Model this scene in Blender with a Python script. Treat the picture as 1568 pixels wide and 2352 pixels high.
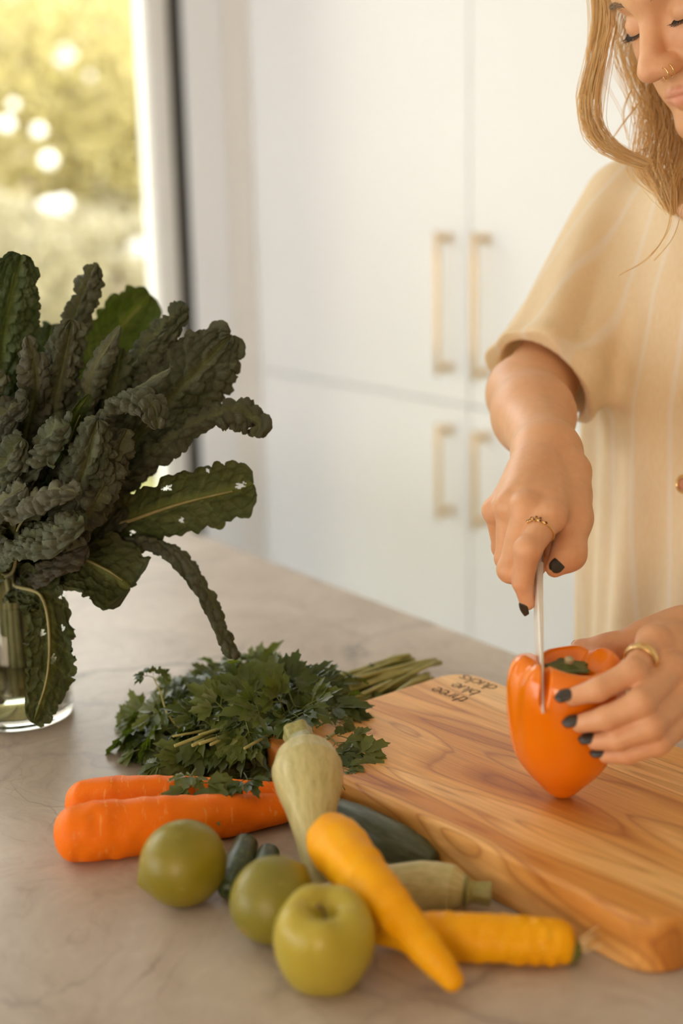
import bpy, bmesh, math, random
import numpy as np
from mathutils import Vector, Matrix

for _o in list(bpy.data.objects):
    bpy.data.objects.remove(_o, do_unlink=True)
scene = bpy.context.scene
col = scene.collection
rng = np.random.default_rng(7)
random.seed(7)

# ------------------------------------------------------------------ camera
FPX = 2352 * 50 / 36.0                      # focal length in pixels of the 1568x2352 frame
PITCH, ROLL = math.radians(13.2), math.radians(1.3)
CAM = np.array([0.0, 0.0, 1.45])
_f = np.array([0, math.cos(PITCH), -math.sin(PITCH)])
_r = np.array([1.0, 0, 0])
_u = np.cross(_r, _f)
CF = _f
CR = math.cos(ROLL) * _r - math.sin(ROLL) * _u
CU = math.cos(ROLL) * _u + math.sin(ROLL) * _r

def P(x, y, d):
    """world point seen at (x, y) of the photograph, d metres along the optical axis"""
    return CAM + d * (CF + (x - 784) / FPX * CR - (y - 1176) / FPX * CU)

def Z(x, y, z=0.9):
    """world point seen at (x, y) at world height z"""
    v = CF + (x - 784) / FPX * CR - (y - 1176) / FPX * CU
    return CAM + (z - CAM[2]) / v[2] * v

cam_data = bpy.data.cameras.new('camera')
cam = bpy.data.objects.new('camera', cam_data)
col.objects.link(cam)
M = Matrix(((CR[0], CU[0], -CF[0], CAM[0]), (CR[1], CU[1], -CF[1], CAM[1]), (CR[2], CU[2], -CF[2], CAM[2]), (0, 0, 0, 1)))
cam.matrix_world = M
cam_data.sensor_fit = 'AUTO'
cam_data.sensor_width = 36
cam_data.lens = 50
cam_data.clip_start = 0.05
cam_data.clip_end = 200
cam_data.dof.use_dof = True
cam_data.dof.focus_distance = 1.285
cam_data.dof.aperture_fstop = 2.3
scene.camera = cam

# ------------------------------------------------------------------ light
world = bpy.data.worlds.new('world')
scene.world = world
world.use_nodes = True
_bg = world.node_tree.nodes['Background']
_bg.inputs[0].default_value = (0.955, 0.975, 1.0, 1)
_bg.inputs[1].default_value = 4.0

sun_data = bpy.data.lights.new('sun', 'SUN')
sun_data.energy = 0.9
sun_data.angle = math.radians(3)
sun_data.color = (1.0, 0.86, 0.62)
sun = bpy.data.objects.new('sun', sun_data)
col.objects.link(sun)

scene.view_settings.view_transform = 'Standard'
scene.view_settings.look = 'None'
scene.view_settings.exposure = 0.60
scene.view_settings.gamma = 1.0
scene.view_settings.use_curve_mapping = False
scene.cycles.use_denoising = True
scene.cycles.max_bounces = 8
scene.cycles.diffuse_bounces = 5
scene.cycles.transparent_max_bounces = 16
scene.cycles.sample_clamp_indirect = 6.0

# room axes: E runs along the worktop edge away from the camera, N across it towards the cabinets
EV = np.array([-0.5704, 0.8213, 0.0]); EV /= np.linalg.norm(EV)
NV = np.array([EV[1], -EV[0], 0.0])
def EN(e, n, z):
    return EV * e + NV * n + np.array([0, 0, z])
sun_dir = EV * 0.75 - NV * 0.28 + np.array([0, 0, -0.60])
sun.rotation_euler = Vector(sun_dir).to_track_quat('-Z', 'Y').to_euler()

# warm fill light added by the left wall, unseen, for the camera-facing sides
fill_data = bpy.data.lights.new('warm_fill', 'AREA')
fill_data.shape = 'RECTANGLE'; fill_data.size = 1.8; fill_data.size_y = 0.9
fill_data.energy = 40
fill_data.color = (1.0, 0.80, 0.58)
fill_light = bpy.data.objects.new('warm_fill', fill_data)
col.objects.link(fill_light)
fill_light.location = Vector(EN(-1.5, -2.55, 1.55))
fill_light.rotation_euler = Vector(EN(1.0, 0.9, 1.0) - EN(-1.5, -2.55, 1.55)).to_track_quat('-Z', 'Y').to_euler()
# ------------------------------------------------------------------ helpers: objects
def tag(o, label=None, cat=None, group=None, kind=None):
    if label: o['label'] = label
    if cat: o['category'] = cat
    if group: o['group'] = group
    if kind: o['kind'] = kind
    return o

def thing(name, label, cat, loc=(0, 0, 0), group=None):
    o = bpy.data.objects.new(name, None)
    o.empty_display_size = 0.02
    col.objects.link(o)
    o.location = Vector([float(c) for c in loc])
    return tag(o, label, cat, group)

def origin_of(parent):
    """world origin of a parent chain (no rotations are used on parents)"""
    p = np.zeros(3)
    while parent is not None:
        p = p + np.array(parent.location)
        parent = parent.parent
    return p

def make_mesh(name, verts, faces, mat=None, smooth=True, uv=None, vcol=None):
    me = bpy.data.meshes.new(name)
    verts = np.asarray(verts, dtype=np.float64)
    if isinstance(faces, np.ndarray) and faces.ndim == 2:
        n, k = faces.shape
        me.vertices.add(len(verts)); me.vertices.foreach_set('co', verts.ravel())
        me.loops.add(n * k); me.loops.foreach_set('vertex_index', faces.ravel().astype(np.int32))
        me.polygons.add(n)
        me.polygons.foreach_set('loop_start', np.arange(0, n * k, k, dtype=np.int32))
        me.update(calc_edges=True); me.validate()
    else:
        me.from_pydata([tuple(v) for v in verts], [], [tuple(int(i) for i in f) for f in faces])
        me.update()
    if smooth:
        me.polygons.foreach_set('use_smooth', [True] * len(me.polygons))
    if uv is not None:
        lay = me.uv_layers.new(name='UVMap')
        idx = np.empty(len(me.loops), dtype=np.int32); me.loops.foreach_get('vertex_index', idx)
        lay.data.foreach_set('uv', np.asarray(uv, dtype=np.float32)[idx].ravel())
    if vcol is not None:
        a = me.color_attributes.new('tint', 'FLOAT_COLOR', 'POINT')
        c = np.ones((len(me.vertices), 4), dtype=np.float32); c[:, :3] = vcol
        a.data.foreach_set('color', c.ravel())
    if mat is not None:
        me.materials.append(mat)
    return me

def obj(name, verts, faces, mat=None, parent=None, smooth=True, uv=None, vcol=None, kind=None, at_base=False):
    """one mesh object from world-space vertices; its origin is its parent's origin (or its own base centre)"""
    verts = np.asarray(verts, dtype=np.float64)
    base = np.zeros(3)
    if parent is not None:
        base = origin_of(parent)
    elif at_base:
        lo, hi = verts.min(0), verts.max(0)
        base = np.array([(lo[0] + hi[0]) / 2, (lo[1] + hi[1]) / 2, lo[2]])
    me = make_mesh(name, verts - base, faces, mat, smooth, uv, vcol)
    o = bpy.data.objects.new(name, me)
    col.objects.link(o)
    if parent is not None: o.parent = parent
    else: o.location = Vector(base)
    if kind: o['kind'] = kind
    return o

def merge(parts):
    """join (verts, faces) lists"""
    V, Fc, k = [], [], 0
    for v, f in parts:
        v = np.asarray(v, dtype=float)
        V.append(v); Fc += [tuple(int(i) + k for i in q) for q in f]; k += len(v)
    return np.vstack(V), Fc

def nrm(v):
    v = np.asarray(v, dtype=float)
    return v / (np.linalg.norm(v) + 1e-12)

def spline(pts, n):
    """Catmull-Rom through pts (any width of row), n samples"""
    p = np.asarray(pts, dtype=float)
    if len(p) == 2:
        t = np.linspace(0, 1, n)[:, None]
        return p[0] * (1 - t) + p[1] * t
    q = np.vstack([2 * p[0] - p[1], p, 2 * p[-1] - p[-2]])
    seg = np.linalg.norm(np.diff(p[:, :3], axis=0), axis=1) if p.shape[1] >= 3 else np.ones(len(p) - 1)
    cum = np.concatenate([[0], np.cumsum(seg)]); cum /= cum[-1]
    out = []
    for t in np.linspace(0, 1, n):
        i = min(max(np.searchsorted(cum, t, side='right') - 1, 0), len(p) - 2)
        u = (t - cum[i]) / max(cum[i + 1] - cum[i], 1e-9)
        a, b, c, d = q[i], q[i + 1], q[i + 2], q[i + 3]
        out.append(0.5 * ((2 * b) + (-a + c) * u + (2 * a - 5 * b + 4 * c - d) * u * u + (-a + 3 * b - 3 * c + d) * u ** 3))
    return np.array(out)

def frames(path, up=(0, 0, 1)):
    path = np.asarray(path)
    t = np.gradient(path, axis=0); t /= np.linalg.norm(t, axis=1)[:, None] + 1e-12
    up = np.asarray(up, dtype=float)
    if abs(t[0] @ nrm(up)) > 0.98: up = np.array([1.0, 0.2, 0])
    s = np.cross(t[0], up); s = nrm(s)
    S = [s]
    for i in range(1, len(path)):
        s = S[-1] - t[i] * (S[-1] @ t[i]); S.append(nrm(s))
    S = np.array(S); N = np.cross(S, t)
    return t, S, N

def loft(path, radii, seg=24, up=(0, 0, 1), shape=None, caps=True):
    """tube along path; radii per sample; shape(i_frac, theta) -> radius multiplier"""
    path = np.asarray(path); n = len(path)
    radii = np.broadcast_to(np.asarray(radii, dtype=float), (n,))
    t, S, N = frames(path, up)
    th = np.linspace(0, 2 * np.pi, seg, endpoint=False)
    V = np.zeros((n, seg, 3))
    for i in range(n):
        m = radii[i] * (shape(i / (n - 1), th) if shape else np.ones(seg))
        V[i] = path[i] + (np.cos(th) * m)[:, None] * S[i] + (np.sin(th) * m)[:, None] * N[i]
    V = V.reshape(-1, 3)
    F_ = []
    for i in range(n - 1):
        for j in range(seg):
            a, b = i * seg + j, i * seg + (j + 1) % seg
            F_.append((a, b, b + seg, a + seg))
    if caps:
        V = np.vstack([V, path[0], path[-1]])
        c0, c1 = n * seg, n * seg + 1
        for j in range(seg):
            F_.append((c0, (j + 1) % seg, j))
            F_.append((c1, (n - 1) * seg + j, (n - 1) * seg + (j + 1) % seg))
    return V, F_

def lathe(profile, seg=48, center=(0, 0, 0), axis=(0, 0, 1), mod=None):
    """revolve (r, z) rows about axis; mod(theta, frac, r, z) -> (r, z)"""
    prof = np.asarray(profile, dtype=float); n = len(prof)
    ax = nrm(axis); s = nrm(np.cross(ax, [0, 1, 0.01])); q = np.cross(ax, s)
    th = np.linspace(0, 2 * np.pi, seg, endpoint=False)
    V = []
    for i, (r, z) in enumerate(prof):
        rr, zz = np.full(seg, r), np.full(seg, z)
        if mod: rr, zz = mod(th, i / (n - 1), rr, zz)
        V.append(np.asarray(center) + (np.cos(th) * rr)[:, None] * s + (np.sin(th) * rr)[:, None] * q + zz[:, None] * ax)
    V = np.vstack(V)
    F_ = []
    for i in range(n - 1):
        for j in range(seg):
            a, b = i * seg + j, i * seg + (j + 1) % seg
            F_.append((a, b, b + seg, a + seg))
    return V, F_

def box(c, ax, half):
    """oriented box: centre, three axes, three half sizes"""
    c = np.asarray(c, dtype=float); V = []
    for sx in (-1, 1):
        for sy in (-1, 1):
            for sz in (-1, 1):
                V.append(c + ax[0] * half[0] * sx + ax[1] * half[1] * sy + ax[2] * half[2] * sz)
    F_ = [(0, 1, 3, 2), (4, 6, 7, 5), (0, 4, 5, 1), (2, 3, 7, 6), (0, 2, 6, 4), (1, 5, 7, 3)]
    return np.array(V), F_

UPV = np.array([0, 0, 1.0])
TOC = -CF                                      # towards the camera
def room_box(e0, e1, n0, n1, z0, z1):
    return box(EN((e0 + e1) / 2, (n0 + n1) / 2, (z0 + z1) / 2), (EV, NV, UPV), ((e1 - e0) / 2, (n1 - n0) / 2, (z1 - z0) / 2))

def bevel(o, w=0.003, seg=2):
    m = o.modifiers.new('bevel', 'BEVEL'); m.width = w; m.segments = seg; m.limit_method = 'ANGLE'; m.angle_limit = math.radians(40)
    return o

def uv_grid(n, m):
    u, v = np.meshgrid(np.linspace(0, 1, n), np.linspace(0, 1, m), indexing='ij')
    return np.stack([u.ravel(), v.ravel()], 1)

def grid_faces(n, m):
    i, j = np.meshgrid(np.arange(n - 1), np.arange(m - 1), indexing='ij')
    a = (i * m + j).ravel()
    return np.stack([a, a + 1, a + m + 1, a + m], 1)

def axis_uv(V, path):
    """uv for lofted things: u along the path 0..1, v angle"""
    n = len(path)
    seg = (len(V) - 2) // n
    u, v = np.meshgrid(np.linspace(0, 1, n), np.linspace(0, 1, seg, endpoint=False), indexing='ij')
    uv = np.stack([u.ravel(), v.ravel()], 1)
    return np.vstack([uv, [0, 0.5], [1, 0.5]])

# smooth value noise in numpy -------------------------------------------------
_perm = rng.integers(0, 1 << 30, 4096)
def _hash(i, j, k):
    h = (i * 374761393 + j * 668265263 + k * 2147483647 + 1013904223) & 0xFFFFFFFF
    h = ((h ^ (h >> 13)) * 1274126177) & 0xFFFFFFFF
    return ((h ^ (h >> 16)) & 0xFFFFFF) / float(0xFFFFFF)
def vnoise(p):
    p = np.asarray(p, dtype=float); i = np.floor(p).astype(np.int64); f = p - i; f = f * f * (3 - 2 * f)
    r = 0
    for dx in (0, 1):
        for dy in (0, 1):
            for dz in (0, 1):
                w = (f[..., 0] if dx else 1 - f[..., 0]) * (f[..., 1] if dy else 1 - f[..., 1]) * (f[..., 2] if dz else 1 - f[..., 2])
                r = r + w * _hash(i[..., 0] + dx, i[..., 1] + dy, i[..., 2] + dz)
    return r * 2 - 1
def worley(p, jitter=0.85):
    """2-D cellular noise: distance to nearest and second nearest point, and the id of the nearest"""
    p = np.asarray(p, dtype=float); i = np.floor(p).astype(np.int64)
    d1 = np.full(p.shape[:-1], 9.0); d2 = d1.copy(); cid = np.zeros(p.shape[:-1])
    for dx in (-1, 0, 1):
        for dy in (-1, 0, 1):
            a, b = i[..., 0] + dx, i[..., 1] + dy
            hx, hy = _hash(a, b, a * 0 + 11), _hash(a, b, a * 0 + 29)
            q = np.stack([a + 0.5 + jitter * (hx - 0.5), b + 0.5 + jitter * (hy - 0.5)], -1)
            d = np.linalg.norm(p - q, axis=-1)
            near = d < d1
            d2 = np.where(near, d1, np.minimum(d2, d)); cid = np.where(near, hx, cid); d1 = np.where(near, d, d1)
    return d1, d2, cid

# ------------------------------------------------------------------ signed-distance solids -> mesh
def _rcone(p, a, b, r1, r2):
    ba = b - a; l2 = ba @ ba; rr = r1 - r2; a2 = l2 - rr * rr; il2 = 1.0 / l2
    pa = p - a; y = pa @ ba; z = y - l2
    xv = pa * l2 - y[:, None] * ba
    x2 = np.einsum('ij,ij->i', xv, xv); y2 = y * y * l2; z2 = z * z * l2
    k = np.sign(rr) * rr * rr * x2
    d = (np.sqrt(np.maximum(x2 * a2 * il2, 0)) + y * rr) * il2 - r1
    c1 = np.sign(z) * a2 * z2 > k
    c2 = np.sign(y) * a2 * y2 < k
    d = np.where(c2, np.sqrt(x2 + y2) * il2 - r1, d)
    d = np.where(c1, np.sqrt(x2 + z2) * il2 - r2, d)
    return d

class Solid:
    """list of primitives joined with smooth unions, then smooth cuts, meshed by surface nets"""
    def __init__(self): self.p = []
    def cone(self, a, b, r1, r2, k=0.006, op='+'):
        a, b = np.asarray(a, float), np.asarray(b, float)
        if abs(r1 - r2) >= np.linalg.norm(b - a): b = a + nrm(b - a + 1e-9) * (abs(r1 - r2) * 1.02 + 1e-4)
        self.p.append((lambda q: _rcone(q, a, b, r1, r2), k, op)); return self
    def ball(self, c, r, k=0.006, op='+', axes=None):
        c = np.asarray(c, float); r = np.broadcast_to(np.asarray(r, float), (3,)).copy()
        A = np.eye(3) if axes is None else np.asarray(axes, float)   # rows = axes
        def f(q):
            l = (q - c) @ A.T
            k0 = np.linalg.norm(l / r, axis=1); k1 = np.linalg.norm(l / (r * r), axis=1)
            return k0 * (k0 - 1) / np.maximum(k1, 1e-9)
        self.p.append((f, k, op)); return self
    def chain(self, pts, rad, k=0.006):
        for i in range(len(pts) - 1): self.cone(pts[i], pts[i + 1], rad[i], rad[i + 1], k)
        return self
    def fn(self, f, k=0.006, op='+'):
        self.p.append((f, k, op)); return self
    def ev(self, q, idx=None):
        d = np.full(len(q), 1e3)
        for j, (f, k, op) in enumerate(self.p):
            if idx is not None and j not in idx: continue
            e = f(q)
            if op == '+':
                h = np.maximum(k - np.abs(d - e), 0) / k
                d = np.minimum(d, e) - h * h * k * 0.25
            else:
                e = -e; h = np.maximum(k - np.abs(d - e), 0) / k
                d = np.maximum(d, e) + h * h * k * 0.25
        return d
    def mesh(self, lo, hi, h, B=14):
        lo = np.asarray(lo, float); hi = np.asarray(hi, float)
        nb = np.ceil((hi - lo) / (h * B)).astype(int)
        bi = np.stack(np.meshgrid(*[np.arange(n) for n in nb], indexing='ij'), -1).reshape(-1, 3)
        cen = lo + (bi + 0.5) * h * B
        diag = h * B * math.sqrt(3) / 2
        D = np.stack([f(cen) for f, k, op in self.p], 1)
        tot = self.ev(cen)
        act = np.where(np.abs(tot) < diag * 1.15 + 0.004)[0]
        NY, NZ = nb[1] * B + 3, nb[2] * B + 3
        o = np.stack(np.meshgrid(*[np.arange(B + 1)] * 3, indexing='ij'), -1)
        of = o.reshape(-1, 3)
        gv, gp, quads = [], [], []
        gid = lambda c: ((c[..., 0] + 1) * NY + (c[..., 1] + 1)) * NZ + (c[..., 2] + 1)
        kk = np.array([k for f, k, op in self.p])
        for b in act:
            base = bi[b] * B
            pts = lo + (base + of) * h
            idx = set(np.where(np.abs(D[b]) < 2.2 * diag + kk)[0].tolist()) | set(np.where(D[b] < diag)[0].tolist())
            v = self.ev(pts, idx).reshape((B + 1,) * 3)
            s = v < 0
            if s.all() or not s.any(): continue
            c8 = np.stack([s[i:B + i, j:B + j, k:B + k] for i in (0, 1) for j in (0, 1) for k in (0, 1)], -1)
            n8 = c8.sum(-1); cells = np.argwhere((n8 > 0) & (n8 < 8))
            if len(cells):
                acc = np.zeros((len(cells), 3)); cnt = np.zeros(len(cells))
                for ax in range(3):
                    u = [a for a in range(3) if a != ax]
                    for i in (0, 1):
                        for j in (0, 1):
                            st = cells.copy(); st[:, u[0]] += i; st[:, u[1]] += j
                            en = st.copy(); en[:, ax] += 1
                            va, vb = v[tuple(st.T)], v[tuple(en.T)]
                            m = (va < 0) != (vb < 0)
                            t = np.where(m, va / np.where(m, va - vb, 1), 0)
                            q = st.astype(float); q[:, ax] += t
                            acc += q * m[:, None]; cnt += m
                gp.append(lo + (base + acc / cnt[:, None]) * h); gv.append(gid(cells + base))
            for ax in range(3):
                u, w = (ax + 1) % 3, (ax + 2) % 3
                sl = [slice(0, B)] * 3; sa = list(sl); sb = list(sl); sb[ax] = slice(1, B + 1)
                a, bb = s[tuple(sa)], s[tuple(sb)]
                e = np.argwhere(a != bb)
                if not len(e): continue
                fl = a[tuple(e.T)]
                e = e + base
                du = np.zeros(3, int); du[u] = 1; dw = np.zeros(3, int); dw[w] = 1
                q = np.stack([gid(e - du - dw), gid(e - dw), gid(e), gid(e - du)], 1)
                q[~fl] = q[~fl][:, ::-1]
                quads.append(q)
        gv = np.concatenate(gv); gp = np.vstack(gp); quads = np.vstack(quads)
        od = np.argsort(gv); gv, gp = gv[od], gp[od]
        ix = np.searchsorted(gv, quads); ix = np.minimum(ix, len(gv) - 1)
        ok = (gv[ix] == quads).all(1)
        return gp, ix[ok].astype(np.int32)

# ------------------------------------------------------------------ helpers: materials
class NT:
    def __init__(self, name):
        self.m = bpy.data.materials.new(name); self.m.use_nodes = True
        self.t = self.m.node_tree; self.n = self.t.nodes; self.l = self.t.links
        self.b = self.n['Principled BSDF']; self.out = self.n['Material Output']
    def add(self, kind, **kw):
        x = self.n.new(kind)
        for k, v in kw.items(): setattr(x, k, v)
        return x
    def set(self, node, **kw):
        for k, v in kw.items():
            key = k.replace('_', ' ')
            for s in node.inputs:
                if s.name.lower() == key.lower():
                    if hasattr(v, 'is_linked') or isinstance(v, bpy.types.NodeSocket): self.l.new(v, s)
                    else: s.default_value = v
                    break
            else: raise KeyError(k)
        return node
    def P(self, **kw): return self.set(self.b, **kw)
    def coord(self, which='Object', scale=(1, 1, 1), rot=(0, 0, 0), loc=(0, 0, 0)):
        c = self.add('ShaderNodeTexCoord'); m = self.add('ShaderNodeMapping')
        m.inputs['Scale'].default_value = scale; m.inputs['Rotation'].default_value = rot; m.inputs['Location'].default_value = loc
        self.l.new(c.outputs[which], m.inputs['Vector']); return m.outputs[0]
    def noise(self, vec, scale=5, detail=4, rough=0.55, dist=0.0):
        x = self.add('ShaderNodeTexNoise'); x.inputs['Scale'].default_value = scale; x.inputs['Detail'].default_value = detail
        x.inputs['Roughness'].default_value = rough; x.inputs['Distortion'].default_value = dist
        if vec is not None: self.l.new(vec, x.inputs['Vector'])
        return x.outputs['Fac']
    def vor(self, vec, scale=5, feature='F1', out='Distance', rand=1.0):
        x = self.add('ShaderNodeTexVoronoi', feature=feature); x.inputs['Scale'].default_value = scale; x.inputs['Randomness'].default_value = rand
        self.l.new(vec, x.inputs['Vector']); return x.outputs[out]
    def ramp(self, fac, stops, interp='LINEAR'):
        x = self.add('ShaderNodeValToRGB'); r = x.color_ramp; r.interpolation = interp
        while len(r.elements) < len(stops): r.elements.new(0.5)
        for e, (p, c) in zip(r.elements, stops):
            e.position = p; e.color = (*c, 1) if len(c) == 3 else c
        self.l.new(fac, x.inputs[0]); return x.outputs[0]
    def mix(self, fac, a, b, mode='MIX'):
        x = self.add('ShaderNodeMix', data_type='RGBA', blend_type=mode)
        for s, v in ((x.inputs[0], fac), (x.inputs[6], a), (x.inputs[7], b)):
            if isinstance(v, bpy.types.NodeSocket): self.l.new(v, s)
            elif isinstance(v, (int, float)): s.default_value = v
            else: s.default_value = (*v, 1) if len(v) == 3 else v
        return x.outputs[2]
    def math(self, op, a, b=0.0):
        x = self.add('ShaderNodeMath', operation=op)
        for s, v in zip(x.inputs, (a, b)):
            if isinstance(v, bpy.types.NodeSocket): self.l.new(v, s)
            else: s.default_value = v
        return x.outputs[0]
    def bump(self, h, strength=0.2, dist=0.002):
        x = self.add('ShaderNodeBump'); x.inputs['Strength'].default_value = strength; x.inputs['Distance'].default_value = dist
        self.l.new(h, x.inputs['Height']); self.l.new(x.outputs[0], self.b.inputs['Normal'])
    def attr(self, name='tint'):
        x = self.add('ShaderNodeAttribute'); x.attribute_name = name; return x.outputs['Color']

def plain(name, color, rough=0.5, metal=0.0, **kw):
    t = NT(name); t.P(Base_Color=(*color, 1), Roughness=rough, Metallic=metal, **kw); return t.m
# ------------------------------------------------------------------ the room
WORK_Z = 0.90
N_EDGE = 1.0755                 # far edge of the worktop
N_CAB = 1.95                    # cabinet fronts
E_WIN = 3.17                    # window wall
CEIL = 2.65

def wall_paint(name, c):
    t = NT(name); v = t.coord('Object')
    n = t.noise(v, 40, 3)
    t.P(Base_Color=t.ramp(n, [(0.3, tuple(x * 0.985 for x in c)), (0.7, c)]), Roughness=0.7)
    t.bump(t.noise(v, 220, 2), 0.08, 0.001); return t.m
M_wall = wall_paint('painted_wall', (0.90, 0.885, 0.865))
M_clay = wall_paint('clay_wall', (0.55, 0.40, 0.27))
M_ceil = wall_paint('painted_ceiling', (0.82, 0.80, 0.76))
M_white = plain('white_lacquer', (0.86, 0.875, 0.91), 0.35)
M_frame = plain('white_window_frame', (0.84, 0.84, 0.83), 0.4)
M_dark = plain('dark_aluminium', (0.045, 0.042, 0.036), 0.45, 0.3)
M_brass = plain('brushed_brass', (0.80, 0.60, 0.34), 0.35, 0.9)

def floor_mat():
    t = NT('pale_floor'); v = t.coord('Object', scale=(1, 6, 1), rot=(0, 0, 0.6))
    t.P(Base_Color=t.ramp(t.noise(v, 4, 5), [(0.3, (0.80, 0.78, 0.75)), (0.7, (0.86, 0.84, 0.81))]), Roughness=0.45); return t.m

def structure(name, parts, m, smooth=False):
    v, f = merge(parts); return tag(obj(name, v, f, m, smooth=smooth, at_base=True), kind='structure')

structure('floor', [room_box(-2.6, E_WIN + 0.15, -2.8, 2.75, -0.1, 0.0)], floor_mat())
structure('ceiling', [room_box(-2.6, E_WIN + 0.15, -2.8, 2.75, CEIL, CEIL + 0.15)], M_ceil)
# left wall, out of view, with a glazed opening added to brighten the cabinets
structure('wall_left', [room_box(-2.6, 0.8, -2.95, -2.8, 0, CEIL), room_box(3.10, E_WIN + 0.15, -2.95, -2.8, 0, CEIL), room_box(0.8, 3.10, -2.95, -2.8, 1.85, CEIL)], M_clay)
structure('wall_right', [room_box(-2.6, E_WIN + 0.15, 2.6, 2.75, 0, CEIL)], M_wall)
structure('wall_rear', [room_box(-2.6, -2.45, -2.8, 2.6, 0, CEIL)], M_clay)
# window wall: a pier beside the cabinets, a lintel over the glazing, a pier at the other end
N_W1 = 1.768                    # right end of the dark strip
structure('wall_window', [room_box(E_WIN, E_WIN + 0.15, 1.868, 2.6, 0, CEIL), room_box(E_WIN, E_WIN + 0.15, -2.8, N_W1 + 0.11, 2.50, CEIL), room_box(E_WIN, E_WIN + 0.15, -2.8, -2.5, 0, 2.50)], M_wall)
structure('trim_1', [room_box(E_WIN - 0.012, E_WIN + 0.14, N_W1, 1.867, 0, 2.50)], M_white)          # white casing
# sliding glass door: frame parts and panes
win = thing('window_1', None, None, EN(E_WIN + 0.06, 0, 0)); win['kind'] = 'structure'
def wpart(name, b, m): v, f = b; return obj(name, v, f, m, win, smooth=False)
wpart('dark_strip', room_box(E_WIN + 0.005, E_WIN + 0.10, 1.738, N_W1 - 0.001, 0, 2.49), M_dark)
glass = NT('window_glass')
_tr = glass.add('ShaderNodeBsdfTransparent'); _gl = glass.add('ShaderNodeBsdfGlossy'); _gl.inputs['Roughness'].default_value = 0.02
_tr.inputs[0].default_value = (0.97, 0.98, 0.96, 1)
_fr = glass.add('ShaderNodeFresnel'); _fr.inputs[0].default_value = 1.3
_mx = glass.add('ShaderNodeMixShader'); glass.l.new(_fr.outputs[0], _mx.inputs[0]); glass.l.new(_tr.outputs[0], _mx.inputs[1]); glass.l.new(_gl.outputs[0], _mx.inputs[2])
glass.l.new(_mx.outputs[0], glass.out.inputs[0]); M_pane = glass.m
edges = [1.680, 0.30, -1.05, -2.45]
wpart('stile', room_box(E_WIN + 0.02, E_WIN + 0.08, 1.680, 1.737, 0.0, 2.49), M_frame)
for a, b in zip(edges[:-1], edges[1:]):
    wpart('pane', room_box(E_WIN + 0.045, E_WIN + 0.053, b + 0.05, a - 0.001, 0.06, 2.43), M_pane)
    wpart('stile', room_box(E_WIN + 0.02, E_WIN + 0.08, b, b + 0.049, 0.0, 2.49), M_frame)
wpart('rail', room_box(E_WIN + 0.02, E_WIN + 0.08, -2.40, 1.679, 0.0, 0.058), M_frame)
wpart('rail', room_box(E_WIN + 0.02, E_WIN + 0.08, -2.40, 1.679, 2.432, 2.49), M_frame)

added_win = thing('added_window', None, None, EN(2.25, -2.87, 0)); added_win['kind'] = 'structure'  # unseen window, added and sized to throw sky light on the cabinets
for nm, b, m in (('stile', (0.8, 0.86), M_frame), ('stile', (1.92, 1.98), M_frame), ('stile', (3.04, 3.10), M_frame)):
    v, f = room_box(b[0], b[1], -2.91, -2.85, 0.0, 1.85); obj(nm, v, f, m, added_win, smooth=False)
for a, b in ((0.861, 1.919), (1.981, 3.039)):
    v, f = room_box(a, b, -2.884, -2.876, 0.0, 1.85); obj('pane', v, f, M_pane, added_win, smooth=False)

# tall cabinets ---------------------------------------------------------------
SEAM_E = float(EV @ (lambda v: CAM + N_CAB / (NV @ v) * v)(CF + (1078 - 784) / FPX * CR - (700 - 1176) / FPX * CU))
Z_GAP = 0.968
def bar_handle(e, z0, z1, parent):
    n = N_CAB
    parts = []
    path = np.array([EN(e, n - 0.034, z0 - 0.016), EN(e, n - 0.034, z1 + 0.016)])
    parts.append(loft(spline(path, 6), 0.0062, 14))
    for z in (z0, z1):
        parts.append(loft(spline([EN(e, n - 0.0005, z), EN(e, n - 0.034, z)], 3), 0.0065, 12, up=(0, 0, 1)))
        parts.append(loft(spline([EN(e, n - 0.0005, z), EN(e, n - 0.006, z)], 2), 0.011, 14, up=(0, 0, 1)))
    v, f = merge(parts)
    o = obj('handle', v, f, M_brass, parent); o['label'] = 'brass bar pull'
    return o
def tall_cabinet(e0, e1, handle_e, label):
    t = thing('tall_cabinet', label, 'cabinet', EN((e0 + e1) / 2, N_CAB + 0.3, 0), 'white tall kitchen cabinets')
    v, f = merge([room_box(e0, e1, N_CAB + 0.021, 2.598, 0.10, 2.45)])
    obj('body', v, f, M_white, t, smooth=False)
    v, f = room_box(e0 + 0.01, e1 - 0.01, N_CAB + 0.07, 2.598, 0.0, 0.099); obj('plinth', v, f, M_white, t, smooth=False)
    for nm, z0, z1, h0, h1 in (('door', Z_GAP + 0.0015, 2.448, 1.047, 1.322), ('door', 0.105, Z_GAP - 0.0015, 0.728, 0.910)):
        v, f = room_box(e0 + 0.0006, e1 - 0.0006, N_CAB, N_CAB + 0.0205, z0, z1)
        d = bevel(obj(nm, v, f, M_white, t, smooth=False), 0.002)
        bar_handle(handle_e, h0, h1, d)
    return t
tall_cabinet(SEAM_E + 0.0015, E_WIN - 0.002, SEAM_E + 0.066, 'white tall cabinet beside the window wall, brass handles on its right')
tall_cabinet(SEAM_E - 0.85, SEAM_E - 0.0015, SEAM_E - 0.056, 'white tall cabinet partly behind the woman, brass handles on its left')

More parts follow.
